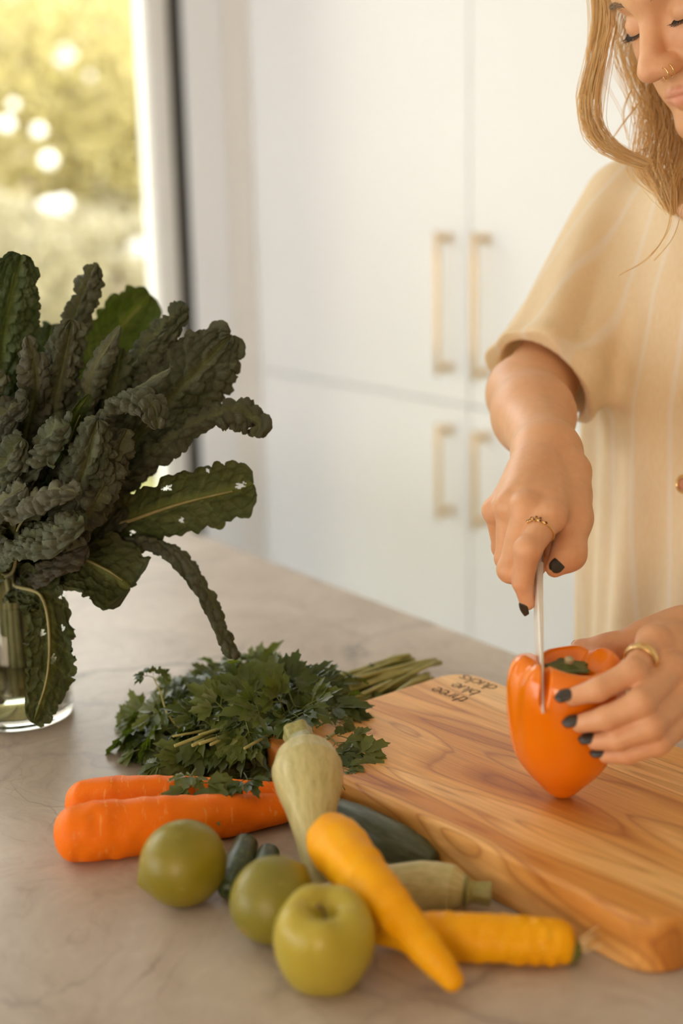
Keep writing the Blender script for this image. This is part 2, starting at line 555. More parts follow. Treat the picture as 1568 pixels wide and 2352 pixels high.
# kitchen island ---------------------------------------------------------------
def stone_mat():
    t = NT('veined_stone'); v = t.coord('Object')
    warp = t.add('ShaderNodeVectorMath', operation='ADD'); t.l.new(v, warp.inputs[0])
    ns = t.add('ShaderNodeTexNoise'); ns.inputs['Scale'].default_value = 3.5; ns.inputs['Detail'].default_value = 5; t.l.new(v, ns.inputs['Vector'])
    sc = t.add('ShaderNodeVectorMath', operation='SCALE'); sc.inputs['Scale'].default_value = 0.35; t.l.new(ns.outputs['Color'], sc.inputs[0]); t.l.new(sc.outputs[0], warp.inputs[1])
    w = warp.outputs[0]
    cloud = t.ramp(t.noise(w, 5, 6, 0.6), [(0.30, (0.39, 0.320, 0.258)), (0.52, (0.485, 0.410, 0.338)), (0.72, (0.56, 0.490, 0.418))])
    d = t.vor(w, 4.2, 'DISTANCE_TO_EDGE')
    vein = t.ramp(d, [(0.0, (1, 1, 1)), (0.012, (0.55, 0.55, 0.55)), (0.05, (0, 0, 0))])
    gate = t.ramp(t.noise(v, 3.0, 2), [(0.48, (0, 0, 0)), (0.62, (1, 1, 1))])
    c1 = t.mix(t.math('MULTIPLY', vein, t.math('MULTIPLY', gate, 0.85)), cloud, (0.20, 0.165, 0.14))
    d2 = t.vor(w, 13.0, 'DISTANCE_TO_EDGE')
    v2 = t.ramp(d2, [(0.0, (1, 1, 1)), (0.03, (0, 0, 0))])
    g2 = t.ramp(t.noise(v, 6.0, 3), [(0.52, (0, 0, 0)), (0.68, (1, 1, 1))])
    c2 = t.mix(t.math('MULTIPLY', v2, t.math('MULTIPLY', g2, 0.7)), c1, (0.22, 0.17, 0.14))
    smudge = t.ramp(t.noise(w, 16, 6, 0.7), [(0.52, (0, 0, 0)), (0.70, (1, 1, 1))])
    c3 = t.mix(t.math('MULTIPLY', smudge, 0.5), c2, (0.30, 0.22, 0.17))
    d3 = t.vor(w, 34.0, 'DISTANCE_TO_EDGE'); v3 = t.ramp(d3, [(0.0, (1, 1, 1)), (0.05, (0, 0, 0))])
    g3 = t.ramp(t.noise(v, 4.3, 3), [(0.54, (0, 0, 0)), (0.66, (1, 1, 1))])
    c3 = t.mix(t.math('MULTIPLY', v3, t.math('MULTIPLY', g3, 0.45)), c3, (0.24, 0.18, 0.14))
    c3 = t.mix(0.35, c3, t.ramp(t.noise(w, 60, 5, 0.7), [(0.35, (0.80, 0.77, 0.74)), (0.65, (1.12, 1.12, 1.12))]), 'MULTIPLY')
    t.P(Base_Color=c3, Roughness=0.40); t.b.inputs['Specular IOR Level'].default_value = 0.36
    return t.m
isl = thing('kitchen_island', 'kitchen island with a pale veined stone worktop holding the vegetables', 'island', EN(0.9, 0.45, 0))
v, f = room_box(-0.6, 2.75, -0.05, N_EDGE, WORK_Z - 0.04, WORK_Z)
bevel(obj('worktop', v, f, stone_mat(), isl, smooth=False), 0.004, 3)
v, f = room_box(-0.5, 2.65, 0.05, N_EDGE - 0.25, 0.0, WORK_Z - 0.0405)
obj('base_cabinet', v, f, M_white, isl, smooth=False)
# ------------------------------------------------------------------ chopping board
BT = 0.943
_A, _B = Z(781, 1782, BT), Z(1527, 2137, BT)
BL = nrm(_B - _A); BS = np.array([-BL[1], BL[0], 0])
def board_pt(l, s, z): return np.array([_A[0], _A[1], 0]) + BL * l + BS * s + np.array([0, 0, z])
def wood_mat():
    ang = -math.atan2(BL[1], BL[0])
    t = NT('acacia_board'); v = t.coord('Object', rot=(0, 0, ang))
    st = t.add('ShaderNodeVectorMath', operation='MULTIPLY'); st.inputs[1].default_value = (1.15, 8.5, 4); t.l.new(v, st.inputs[0])
    big = t.noise(st.outputs[0], 1.5, 2, 0.45, 0.7)
    base = t.ramp(big, [(0.26, (0.36, 0.115, 0.016)), (0.41, (0.62, 0.265, 0.050)), (0.50, (0.79, 0.420, 0.120)), (0.60, (0.90, 0.570, 0.230)), (0.72, (0.78, 0.420, 0.120))])
    wv = t.math('FRACT', t.math('MULTIPLY', big, 13.0))
    rings = t.ramp(wv, [(0.0, (0.62, 0.46, 0.34)), (0.10, (0.84, 0.74, 0.62)), (0.40, (1.06, 1.06, 1.06)), (0.90, (0.92, 0.86, 0.80)), (1.0, (0.62, 0.46, 0.34))])
    c = t.mix(0.85, base, rings, 'MULTIPLY')
    f2 = t.add('ShaderNodeVectorMath', operation='MULTIPLY'); f2.inputs[1].default_value = (6, 220, 40); t.l.new(v, f2.inputs[0])
    fine = t.noise(f2.outputs[0], 2.0, 5, 0.65)
    c = t.mix(0.55, c, t.ramp(fine, [(0.35, (0.70, 0.60, 0.52)), (0.6, (1.08, 1.08, 1.08))]), 'MULTIPLY')
    t.P(Base_Color=c, Roughness=0.42); t.bump(fine, 0.15, 0.0006)
    return t.m
M_board = wood_mat()
def rounded_slab(l0, l1, s0, s1, z0, z1, rad, rnd):
    out = []
    for cl, cs, a0 in ((l1 - rad, s1 - rad, 0), (l0 + rad, s1 - rad, 90), (l0 + rad, s0 + rad, 180), (l1 - rad, s0 + rad, 270)):
        for a in np.linspace(a0, a0 + 90, 12): out.append((cl, cs, math.cos(math.radians(a)), math.sin(math.radians(a))))
    n = len(out); V, F_ = [], []
    lev = [(z0, -rnd * 0.6)] + [(z0 + rnd * 0.6 * (1 - math.cos(x)), -rnd * 0.6 * (1 - math.sin(x))) for x in np.linspace(0.4, math.pi / 2, 4)] \
        + [(z1 - rnd + rnd * math.sin(x), -rnd * (1 - math.cos(x))) for x in np.linspace(0, math.pi / 2, 6)]
    for z, off in lev:
        for cl, cs, cx, sy in out: V.append(board_pt(cl + (rad + off) * cx, cs + (rad + off) * sy, z))
    for i in range(len(lev) - 1):
        for j in range(n): F_.append((i * n + j, i * n + (j + 1) % n, (i + 1) * n + (j + 1) % n, (i + 1) * n + j))
    F_.append(tuple(range(n))[::-1]); F_.append(tuple(range((len(lev) - 1) * n, len(lev) * n)))
    return np.array(V), F_
board = thing('chopping_board', 'thick honey-brown wooden chopping board with rounded corners and burnt lettering', 'chopping board', board_pt(0.12, 0.135, WORK_Z))
v, f = rounded_slab(-0.128, 0.347, -0.002, 0.270, WORK_Z + 0.0003, BT, 0.034, 0.005)
slab = obj('slab', v, f, M_board, board)
try: slab.data.set_sharp_from_angle(angle=math.radians(50))
except Exception: pass
M_burn = plain('burnt_print', (0.035, 0.022, 0.014), 0.7)
def lettering(text, l, s, size):
    cu = bpy.data.curves.new('lettering', 'FONT'); cu.body = text; cu.size = size; cu.space_character = 0.86; cu.offset = -0.0003
    tmp = bpy.data.objects.new('lettering_tmp', cu); col.objects.link(tmp)
    me = tmp.to_mesh(); n = len(me.vertices)
    co = np.empty(n * 3); me.vertices.foreach_get('co', co); co = co.reshape(-1, 3)
    fs = [tuple(p.vertices) for p in me.polygons]
    tmp.to_mesh_clear(); bpy.data.objects.remove(tmp)
    V = np.array([board_pt(l - c[0], s - c[1], BT + 0.00025) for c in co])
    return obj('lettering', V, fs, M_burn, board, smooth=False)
lettering('three', -0.056, 0.2145, 0.0255)
lettering('blue', -0.062, 0.2375, 0.0255)
lettering('ducks', -0.060, 0.2605, 0.0255)

# ------------------------------------------------------------------ vegetables on the worktop
def tube_mesh(ctrl, rad, n=60, seg=40, bump=0.0, bscale=60, ridges=None, seed=0.0):
    """ctrl rows (x, y, z) world; rad rows (t, r)"""
    path = spline(ctrl, n)
    rt = np.asarray(rad, float); t = np.linspace(0, 1, n)
    # denser sampling at both ends for round caps
    te = 0.5 - 0.5 * np.cos(np.pi * t); te = 0.55 * te + 0.45 * t
    path = np.stack([np.interp(te, t, path[:, k]) for k in range(3)], 1)
    r = np.interp(te, rt[:, 0], rt[:, 1])
    def shp(u, th):
        m = np.ones_like(th)
        if ridges: m = ridges(u, th)
        return m
    V, F_ = loft(path, r, seg, shape=shp)
    if bump:
        body = V[:-2].reshape(n, seg, 3)
        c = path[:, None, :]
        d = body - c; L = np.linalg.norm(d, axis=2, keepdims=True) + 1e-9
        q = np.stack([np.broadcast_to(te[:, None] * bscale, (n, seg)), np.broadcast_to(np.cos(np.linspace(0, 2 * np.pi, seg, endpoint=False))[None] * 1.6, (n, seg)), np.broadcast_to(np.sin(np.linspace(0, 2 * np.pi, seg, endpoint=False))[None] * 1.6 + seed, (n, seg))], -1)
        body = body + d / L * (vnoise(q) * bump)[..., None] * (r[:, None, None] / r.max())
        V = np.vstack([body.reshape(-1, 3), V[-2:]])
    u, w = np.meshgrid(te, np.linspace(0, 1, seg, endpoint=False), indexing='ij')
    uv = np.vstack([np.stack([u.ravel(), w.ravel()], 1), [0, 0.5], [1, 0.5]])
    return V, F_, uv

def round_ends(body, r0=0.012, r1=0.02):
    """add rounded caps to radius rows (t, r): the first and last bit shrink like a circle"""
    b = np.asarray(body, float); out = []
    for a in np.linspace(0, math.pi / 2, 7)[:-1]: out.append((r0 * (1 - math.cos(a)), b[0, 1] * math.sin(a)))
    for t, r in b: out.append((r0 + t * (1 - r0 - r1), r))
    for a in np.linspace(math.pi / 2, 0, 7)[1:]: out.append((1 - r1 * (1 - math.cos(a)), b[-1, 1] * math.sin(a)))
    return out

def carrot_mat(name, c0, c1, c2, dash=0.45):
    t = NT(name); uv = t.coord('UV', scale=(46, 7, 1)); ob = t.coord('Object')
    base = t.ramp(t.noise(ob, 30, 4), [(0.3, c0), (0.7, c1)])
    d = t.noise(uv, 1.6, 2, 0.5); gate = t.ramp(t.noise(uv, 0.45, 1), [(0.44, (0, 0, 0)), (0.56, (1, 1, 1))])
    lines = t.ramp(d, [(0.585, (0, 0, 0)), (0.64, (1, 1, 1))])
    c = t.mix(t.math('MULTIPLY', t.math('MULTIPLY', lines, gate), dash), base, c2)
    dust = t.ramp(t.noise(ob, 420, 3, 0.7), [(0.55, (0, 0, 0)), (0.75, (1, 1, 1))])
    c = t.mix(t.math('MULTIPLY', dust, 0.18), c, c2)
    t.P(Base_Color=c, Roughness=0.5, Subsurface_Weight=0.12, Subsurface_Scale=0.01, Specular_IOR_Level=0.22); t.b.inputs['Subsurface Radius'].default_value = (1, 0.35, 0.1)
    t.bump(t.noise(uv, 1.2, 3), 0.25, 0.0008); return t.m
M_carrot = carrot_mat('orange_carrot_skin', (0.86, 0.165, 0.001), (0.93, 0.205, 0.0014), (0.95, 0.44, 0.12))
M_ycarrot = carrot_mat('yellow_carrot_skin', (0.84, 0.36, 0.0008), (0.92, 0.45, 0.001), (0.95, 0.62, 0.10), 0.4)

def carrot(ctrl, rad, mat, label, group, seed=0.0, n=80):
    t = thing('carrot', label, 'carrot', ctrl[0] - np.array([0, 0, rad[0][1]]), group)
    V, F_, uv = tube_mesh(ctrl, round_ends(rad, 0.075, 0.05), n, 44, 0.0016, 26, seed=seed)
    obj('root', V, F_, mat, t, uv=uv)
    return t
W = WORK_Z
c1 = carrot([Z(122, 1921, W + .0245), Z(380, 1890, W + .0225), Z(610, 1861, W + .0165), Z(700, 1850, W + .0125)],
            [(0, .0235), (.10, .0250), (.35, .0235), (.6, .0195), (.8, .0160), (1, .0110)], M_carrot, 'orange carrot lying in front, its blunt end reaching furthest left', 'orange carrots', 1.0)
c2 = carrot([Z(148, 1850, W + .0228), Z(350, 1838, W + .0218), Z(540, 1832, W + .0175), Z(690, 1822, W + .0115)],
            [(0, .0205), (.10, .0228), (.4, .0215), (.65, .0175), (1, .0100)], M_carrot, 'orange carrot lying behind the other, partly under the parsley', 'orange carrots', 5.0)
# hair-thin rootlets on the orange carrots
def rootlet(parent, p, d, L=0.006):
    p = np.asarray(p); q = [p, p + np.asarray(d) * L * 0.5 + rng.normal(0, L * 0.2, 3), p + np.asarray(d) * L + rng.normal(0, L * 0.3, 3)]
    V, F_ = loft(spline(q, 6), np.linspace(0.00025, 0.0001, 6), 5); o = obj('rootlet', V, F_, M_rootlet, parent); return o
M_rootlet = plain('dry_rootlet', (0.78, 0.56, 0.28), 0.7)
def rootlets_on(parent, rows):
    for x, y, z in rows: rootlet(parent, Z(x, y, z), nrm(np.array([rng.normal(0, .4), -0.3, 0.8])), 0.007)
rootlets_on(c2, [(392, 1797, W + .043), (520, 1800, W + .036)])

# yellow carrots
y1 = carrot([Z(742, 1905, W + .060), Z(850, 2030, W + .0520), Z(955, 2150, W + .0360), Z(1056, 2272, W + .0120)],
            [(0, .0205), (.08, .0222), (.3, .0198), (.6, .0155), (.85, .0120), (1, .0085)], M_ycarrot, 'yellow carrot lying across the heap, thin tip pointing towards the camera', 'yellow carrots', 2.0)
y2 = carrot([Z(852, 2140, W + .0125), Z(1000, 2148, W + .0170), Z(1180, 2158, W + .0172), Z(1322, 2168, W + .0155)],
            [(0, .0100), (.25, .0168), (.6, .0174), (.92, .0165), (1, .0150)], M_ycarrot, 'yellow carrot lying under the other with a dry rooty crown at its right end', 'yellow carrots', 7.0)
_crown = Z(1326, 2168, W + .0155); _cd = nrm(Z(1322, 2168, W + .0155) - Z(1180, 2158, W + .0172))
V, F_ = loft(spline([_crown - _cd * 0.006 + np.array([0, 0, -.005]), _crown + _cd * 0.0035 + np.array([0, 0, -.006])], 5), np.array([.0095, .0100, .0092, .007, .003]), 18)
obj('crown', V, F_, plain('green_crown', (0.14, 0.15, 0.03), 0.6), y2)
for k in range(9):
    p = _crown + np.array([0, 0, rng.uniform(-.008, .004)]); e = Z(rng.uniform(1335, 1392), rng.uniform(2120, 2185), W + rng.uniform(.012, .028))
    V, F_ = loft(spline([p, (p + e) / 2 + rng.normal(0, .002, 3), e], 7), np.linspace(.0011, .0004, 7), 5)
    o = obj('rootlet', V, F_, M_rootlet, y2)

# limes -----------------------------------------------------------------------
def lime_mat(name, a, b):
    t = NT(name); v = t.coord('Object')
    t.P(Base_Color=t.mix(t.ramp(t.noise(v, 60, 2), [(0.66, (0, 0, 0)), (0.72, (0.5, 0.5, 0.5))]), t.ramp(t.noise(v, 22, 4), [(0.3, a), (0.7, b)]), (0.42, 0.33, 0.10)), Roughness=0.38)
    t.b.inputs['Subsurface Weight'].default_value = 0.08; t.b.inputs['Subsurface Scale'].default_value = 0.01
    t.bump(t.vor(v, 520), 0.22, 0.0006); return t.m
def lime(c, r, axis, label, m):
    t = thing('lime', label, 'lime', np.asarray(c) - np.array([0, 0, r]), 'limes')
    prof = []
    for a in np.linspace(-math.pi / 2, math.pi / 2, 40):
        rr, zz = r * math.cos(a), r * 1.03 * math.sin(a)
        if a > 1.15: zz += 0.0045 * ((a - 1.15) / 0.42) ** 1.5      # nipple
        if a < -1.35: zz += 0.0012 * ((-a - 1.35) / 0.22)             # stem dimple
        prof.append((max(rr, 1e-5), zz))
    V, F_ = lathe(prof, 48, c, axis, lambda th, fr, rr, zz: (rr * (1 + 0.012 * np.sin(3 * th + 1) + 0.008 * np.sin(5 * th)), zz))
    obj('fruit', V, F_, m, t)
    ax = nrm(axis); b = np.asarray(c) - ax * (r * 1.03 - .0012)
    V, F_ = loft(spline([b + ax * .001, b - ax * .0014], 3), [.0022, .0024, .0012], 10); obj('stem_scar', V, F_, plain('stem_scar', (0.42, 0.25, 0.08), 0.8), t)
    return t
lime(Z(420, 1981, W + .0335), .0333, nrm(-CR * 0.93 - UPV * 0.42 - CF * .25), 'lime in front of the orange carrots, pointed end to the left', lime_mat('lime_peel', (0.195, 0.165, 0.006), (0.290, 0.225, 0.010)))
lime(Z(626, 2067, W + .0318), .0316, nrm(CR * 0.6 + UPV * 0.55 + CF * .6), 'lime between the other lime and the green apple', lime_mat('lime_peel_dull', (0.190, 0.170, 0.014), (0.270, 0.220, 0.022)))

# apple -----------------------------------------------------------------------
def apple_mat():
    t = NT('green_apple_skin'); v = t.coord('Object')
    n = t.ramp(t.noise(v, 18, 3), [(0.3, (0.40, 0.32, 0.028)), (0.7, (0.48, 0.38, 0.045))])
    sp = t.vor(v, 230); dots = t.ramp(sp, [(0.05, (1, 1, 1)), (0.14, (0, 0, 0))])
    t.P(Base_Color=t.mix(t.math('MULTIPLY', dots, 0.25), n, (0.60, 0.50, 0.15)), Roughness=0.36)
    t.b.inputs['Subsurface Weight'].default_value = 0.10; t.b.inputs['Subsurface Scale'].default_value = 0.01; return t.m
def apple():
    ax = nrm(UPV - CF * 0.26 + CR * 0.05); r = .0350
    ctr = Z(745, 2158, W + .0338)
    t = thing('apple', 'yellow-green apple nearest the camera, stem end up', 'apple', ctr - np.array([0, 0, .0338]), None)
    prof = [(.0015, -.027), (.006, -.029), (.012, -.0325), (.020, -.0325), (.027, -.027), (.0325, -.016), (.0352, -.003), (.0350, .008), (.0325, .019), (.0275, .0268), (.021, .0305), (.0145, .0300), (.0095, .0265), (.006, .0215), (.003, .0185), (.0004, .0178)]
    pr = spline(np.c_[np.array(prof), np.zeros(len(prof))], 48)[:, :2]
    V, F_ = lathe(pr, 56, ctr, ax, lambda th, fr, rr, zz: (rr * (1 + 0.014 * np.sin(5 * th) * fr + 0.01 * np.sin(2 * th + 1)), zz + 0.0011 * np.sin(5 * th + .4) * (rr / .03)))
    obj('fruit', V, F_, apple_mat(), t)
    b = ctr + ax * .0178
    s = spline([b, b + ax * .007 + CR * -.001, b + ax * .0135 + CR * -.0048 + CF * -.001], 8)
    V, F_ = loft(s, np.array([.0013, .0011, .001, .001, .001, .0011, .0014, .0018]), 10); obj('stem', V, F_, plain('apple_stem', (0.10, 0.055, 0.02), 0.7), t)
    return t
apple()

# courgettes ------------------------------------------------------------------
def courgette_mat(name, a, b, c, streak=14):
    t = NT(name); uv = t.coord('UV', scale=(3.5, streak, 1)); ob = t.coord('Object')
    s = t.noise(uv, 2.2, 6, 0.7); base = t.ramp(s, [(0.30, a), (0.52, b), (0.72, c)])
    sp = t.ramp(t.noise(t.coord('UV', scale=(26, 40, 1)), 1.0, 3), [(0.62, (0, 0, 0)), (0.72, (1, 1, 1))])
    t.P(Base_Color=t.mix(t.math('MULTIPLY', sp, 0.35), base, a), Roughness=0.42); t.bump(s, 0.12, 0.0006); return t.m
M_pale = courgette_mat('pale_courgette_skin', (0.34, 0.30, 0.11), (0.52, 0.46, 0.21), (0.62, 0.555, 0.29))
M_palestem = courgette_mat('courgette_stem', (0.20, 0.20, 0.06), (0.33, 0.31, 0.11), (0.42, 0.39, 0.17), 8)
M_green = courgette_mat('dark_courgette_skin', (0.040, 0.052, 0.026), (0.075, 0.088, 0.048), (0.115, 0.128, 0.075), 10)
M_cuke = courgette_mat('gherkin_skin', (0.018, 0.032, 0.010), (0.034, 0.055, 0.016), (0.16, 0.17, 0.06), 5)

def courgette(body, rad, stem, srad, m, label, group, ms=None, name='courgette'):
    t = thing(name, label, name, np.array([body[0][0], body[0][1], WORK_Z]), group)
    V, F_, uv = tube_mesh(body, rad, 70, 40, 0.0007, 8)
    obj('fruit', V, F_, m, t, uv=uv)
    if stem is not None:
        n = 22; path = spline(stem, n)
        V, F_ = loft(path, np.interp(np.linspace(0, 1, n), np.linspace(0, 1, len(srad)), srad), 40, shape=lambda u, th: 1 + (0.035 + .06 * u) * np.cos(5 * th))
        obj('stem', V, F_, ms or M_palestem, t, uv=axis_uv(V, path))
    return t
courgette([Z(738, 2030, W + .0120), Z(722, 1930, W + .0430), Z(712, 1820, W + .0680), Z(703, 1755, W + .0800), Z(697, 1722, W + .0850)],
          round_ends([(0, .0115), (.25, .0145), (.45, .0200), (.66, .0275), (.80, .0290), (.92, .0255), (1, .0190)], .03, .035),
          [Z(697, 1722, W + .0850), Z(689, 1702, W + .0885), Z(681, 1680, W + .0925)], [.0170, .0135, .0112, .0118, .0125], M_pale,
          'tall pale courgette propped over the carrots, its stub of stem against the parsley', 'courgettes')
courgette([Z(775, 2040, W + .0135), Z(880, 2038, W + .0180), Z(1000, 2034, W + .0185), Z(1072, 2046, W + .0170)],
          round_ends([(0, .0100), (.3, .0160), (.65, .0188), (.9, .0176), (1, .0120)], .04, .03),
          [Z(1068, 2046, W + .0170), Z(1096, 2049, W + .0160), Z(1126, 2052, W + .0150)], [.0125, .0085, .0078, .0086, .0092], M_pale,
          'short pale striped courgette lying flat against the chopping board', 'courgettes')
courgette([Z(715, 1853, W + .0165), Z(800, 1888, W + .0180), Z(900, 1934, W + .0180), Z(1000, 1978, W + .0150)],
          round_ends([(0, .0150), (.4, .0180), (.75, .0172), (.9, .0135), (1, .0075)], .04, .02), None, None, M_green,
          'dark green courgette lying along the side of the chopping board', 'courgettes')
courgette([Z(566, 1935, W + .0115), Z(545, 1990, W + .0125), Z(520, 2050, W + .0115)], round_ends([(0, .0108), (.4, .0122), (.8, .0108), (1, .0085)], .07, .07), None, None, M_cuke,
          'small dark gherkin wedged between the two limes', 'baby gherkins', name='gherkin')
courgette([Z(618, 1955, W + .0105), Z(606, 2000, W + .0110), Z(590, 2060, W + .0105)], round_ends([(0, .0095), (.4, .0108), (.8, .0100), (1, .008)], .07, .07), None, None, M_cuke,
          'small dark gherkin mostly hidden behind the lime by the apple', 'baby gherkins', name='gherkin')

KT, KB = P(1247, 1637, 1.120), P(1239, 1290, 1.236)
KD = nrm(KT - KB)                                  # towards the tip
KX = nrm(np.cross(KD, CF)); KX = KX if KX @ CR > 0 else -KX   # thickness
KW = nrm(np.cross(KD, KX)); KW = KW if KW @ CF > 0 else -KW   # from the spine to the edge
# ------------------------------------------------------------------ bell pepper
PEP = Z(1290, 1829, BT + .0003)
def pepper_mat():
    t = NT('orange_pepper_skin'); v = t.coord('Object')
    t.P(Base_Color=t.ramp(t.noise(v, 14, 2), [(0.3, (0.84, 0.190, 0.0004)), (0.7, (0.90, 0.240, 0.0006))]), Roughness=0.22)
    t.b.inputs['Subsurface Weight'].default_value = 0.25; t.b.inputs['Subsurface Scale'].default_value = 0.02
    t.b.inputs['Subsurface Radius'].default_value = (1, 0.3, 0.05); t.b.inputs['Coat Weight'].default_value = 0.15; return t.m
def pepper():
    t = thing('bell_pepper', 'orange bell pepper standing on the chopping board, being cut', 'pepper', PEP)
    prof = np.array([(.0008, .0), (.0068, .0010), (.0130, .0056), (.0205, .0135), (.0295, .0232), (.0380, .0355), (.0432, .0503), (.0460, .0680), (.0472, .0850), (.0472, .1000), (.0450, .1120), (.0400, .1195), (.0330, .1215), (.0255, .1180), (.0190, .1120), (.0130, .1085), (.0060, .1075), (.0006, .1072)])
    pr = spline(np.c_[prof, np.zeros(len(prof))], 84)[:, :2]
    ax = nrm(UPV + CR * 0.035)
    lobes = [(0.55, 1.0), (2.05, 1.0), (3.55, .9), (4.95, .9)]
    def mod(th, fr, rr, zz):
        top = np.clip((fr - .12) / .75, 0, 1) ** 1.3
        g = 0
        for a in (0.42, 2.72, 4.0, 5.35):
            d = np.angle(np.exp(1j * (th - a))); g = g + np.exp(-(d / .22) ** 2)
        wob = 0.03 * np.sin(th + 1.0) + 0.02 * np.sin(2 * th + .4)
        r2 = rr * (1 - 0.145 * g * top + wob + .04 * top)
        z2 = zz + top * (0.0045 * np.sin(th * 2 + .6) - 0.0055 * g * np.clip((fr - .5) / .3, 0, 1))
        return r2, z2
    V, F_ = lathe(pr, 288, PEP, ax, mod)
    # the slit that the blade has opened
    rel = V - KB; lat = rel @ KX; wd = rel @ KW; al = rel @ KD; Lk = np.linalg.norm(KT - KB)
    g_ = np.exp(-(np.abs(lat) / .0026) ** 4) * (al < Lk - .001) * (al > 0) * (wd < .0030)
    V = V + KW * ((.0030 - wd) * g_)[:, None]
    obj('fruit', V, F_, pepper_mat(), t)
    # star-shaped green calyx and cut stem
    c = PEP + ax * .1115; n = 60
    s = nrm(np.cross(ax, [0, 1, .01])); q = np.cross(ax, s)
    th = np.linspace(0, 2 * np.pi, n, endpoint=False); star = 0.0150 + 0.0046 * (np.abs(np.cos(2.5 * th + .3)) ** 5)
    rings = [(0.0, .0062), (.22, .0060), (.45, .0040), (.75, .0028), (1.0, .0036), (1.0, .0018)]
    VV = np.vstack([c + (np.cos(th) * star * k)[:, None] * s + (np.sin(th) * star * k)[:, None] * q + h * ax for k, h in rings])
    FF = [(i * n + j, i * n + (j + 1) % n, (i + 1) * n + (j + 1) % n, (i + 1) * n + j) for i in range(len(rings) - 1) for j in range(n)]
    tm = NT('pepper_calyx'); vv = tm.coord('Object'); tm.P(Base_Color=tm.ramp(tm.noise(vv, 90, 4), [(.3, (.045, .075, .012)), (.7, (.13, .15, .03))]), Roughness=.5)
    obj('calyx', VV, FF, tm.m, t)
    V, F_ = loft(spline([c + ax * .004, c + ax * .0105 + CF * -.0012], 5), np.array([.0042, .0036, .0035, .0042, .0030]), 14); obj('stem', V, F_, plain('dry_pepper_stem', (0.45, 0.36, 0.20), 0.8), t)
    return t
pepper()

# ------------------------------------------------------------------ knife
def knife():
    t = thing('knife', 'slim steel kitchen knife held by the woman, blade in the orange pepper', 'knife', KB)
    L = np.linalg.norm(KT - KB); n = 30; V = []
    for i, u in enumerate(np.linspace(0, 1, n)):
        w = 0.030 * (1 - u ** 2.6) * (1 if u > .03 else .8) + 0.0012; th = np.interp(u, [0, .12, .5, 1], [.0070, .0058, .0038, .0020]) / 2
        c = KB + KD * L * u
        for a, b in ((-th, .0008), (-th * .6, 0), (th * .6, 0), (th, .0008), (th * .75, w * .45), (.0002, w), (-.0002, w), (-th * .75, w * .45)): V.append(c + KX * a + KW * b)
    k = 8; F_ = [(i * k + j, i * k + (j + 1) % k, (i + 1) * k + (j + 1) % k, (i + 1) * k + j) for i in range(n - 1) for j in range(k)]
    F_ += [tuple(range(k))[::-1], tuple(range((n - 1) * k, n * k))]
    tm = NT('brushed_steel'); vv = tm.coord('Object', scale=(1, 1, 1)); tm.P(Base_Color=(.86, .83, .79, 1), Metallic=.55, Roughness=.42)
    obj('blade', np.array(V), F_, tm.m, t, smooth=False)
    hp = spline([KB + KD * .004 + KW * .007, KB - KD * .03 + KW * .009, KB - KD * .075 + KW * .010, KB - KD * .115 + KW * .012], 24)
    V, F_ = loft(hp, np.interp(np.linspace(0, 1, 24), [0, .1, .5, .92, 1], [.0062, .0078, .0088, .0085, .004]), 20, up=KW, shape=lambda u, a: np.sqrt(1 / (np.cos(a) ** 2 / .36 + np.sin(a) ** 2 / 1.3)))
    obj('handle', V, F_, plain('steel_handle', (.55, .50, .46), .42, .85), t)
knife()
# ------------------------------------------------------------------ glass vase
VC = Z(18, 1688, WORK_Z); VC = VC + nrm(np.array([CF[0], CF[1], 0])) * 0.058
VR, VH = 0.0570, 0.132
vase = thing('glass_vase', 'clear cylindrical glass vase of water holding the kale', 'vase', VC)
tg = NT('clear_glass'); tg.P(Base_Color=(.96, .98, .96, 1), Roughness=.02, Transmission_Weight=1.0, IOR=1.45); M_glass = tg.m
thin = NT('thin_glass')
_a = thin.add('ShaderNodeBsdfTransparent'); _a.inputs[0].default_value = (.93, .95, .92, 1); _b = thin.add('ShaderNodeBsdfGlossy'); _b.inputs['Roughness'].default_value = .03
_lw = thin.add('ShaderNodeLayerWeight'); _lw.inputs[0].default_value = .35; _c = thin.add('ShaderNodeMixShader')
_m = thin.math('MULTIPLY', _lw.outputs['Fresnel'], 0.55)
thin.l.new(_m, _c.inputs[0]); thin.l.new(_a.outputs[0], _c.inputs[1]); thin.l.new(_b.outputs[0], _c.inputs[2]); thin.l.new(_c.outputs[0], thin.out.inputs[0]); M_thin = thin.m
pr = [(VR - .0030, .013), (VR - .0030, VH), (VR - .0012, VH + .0014), (VR, VH), (VR, .013)]
V, F_ = lathe(pr, 64, VC); obj('glass_wall', V, F_, M_thin, vase)
pr = [(.0005, .0004), (VR - .006, .0004), (VR - .001, .003), (VR, .007), (VR, .0128), (VR - .0032, .0128), (VR - .010, .0100), (.0005, .0090)]
V, F_ = lathe(pr, 64, VC); obj('glass_base', V, F_, M_glass, vase)
wt = NT('water'); 
_a = wt.add('ShaderNodeBsdfTransparent'); _a.inputs[0].default_value = (.90, .88, .80, 1); _b = wt.add('ShaderNodeBsdfGlossy'); _b.inputs['Roughness'].default_value = .02
_fr = wt.add('ShaderNodeFresnel'); _fr.inputs[0].default_value = 1.33; _c = wt.add('ShaderNodeMixShader')
wt.l.new(_fr.outputs[0], _c.inputs[0]); wt.l.new(_a.outputs[0], _c.inputs[1]); wt.l.new(_b.outputs[0], _c.inputs[2]); wt.l.new(_c.outputs[0], wt.out.inputs[0])
pr = [(.0005, .0132), (VR - .0034, .0132), (VR - .0034, .0630), (VR - .0050, .0622), (.0005, .0622)]
V, F_ = lathe(pr, 64, VC); obj('water', V, F_, wt.m, vase)

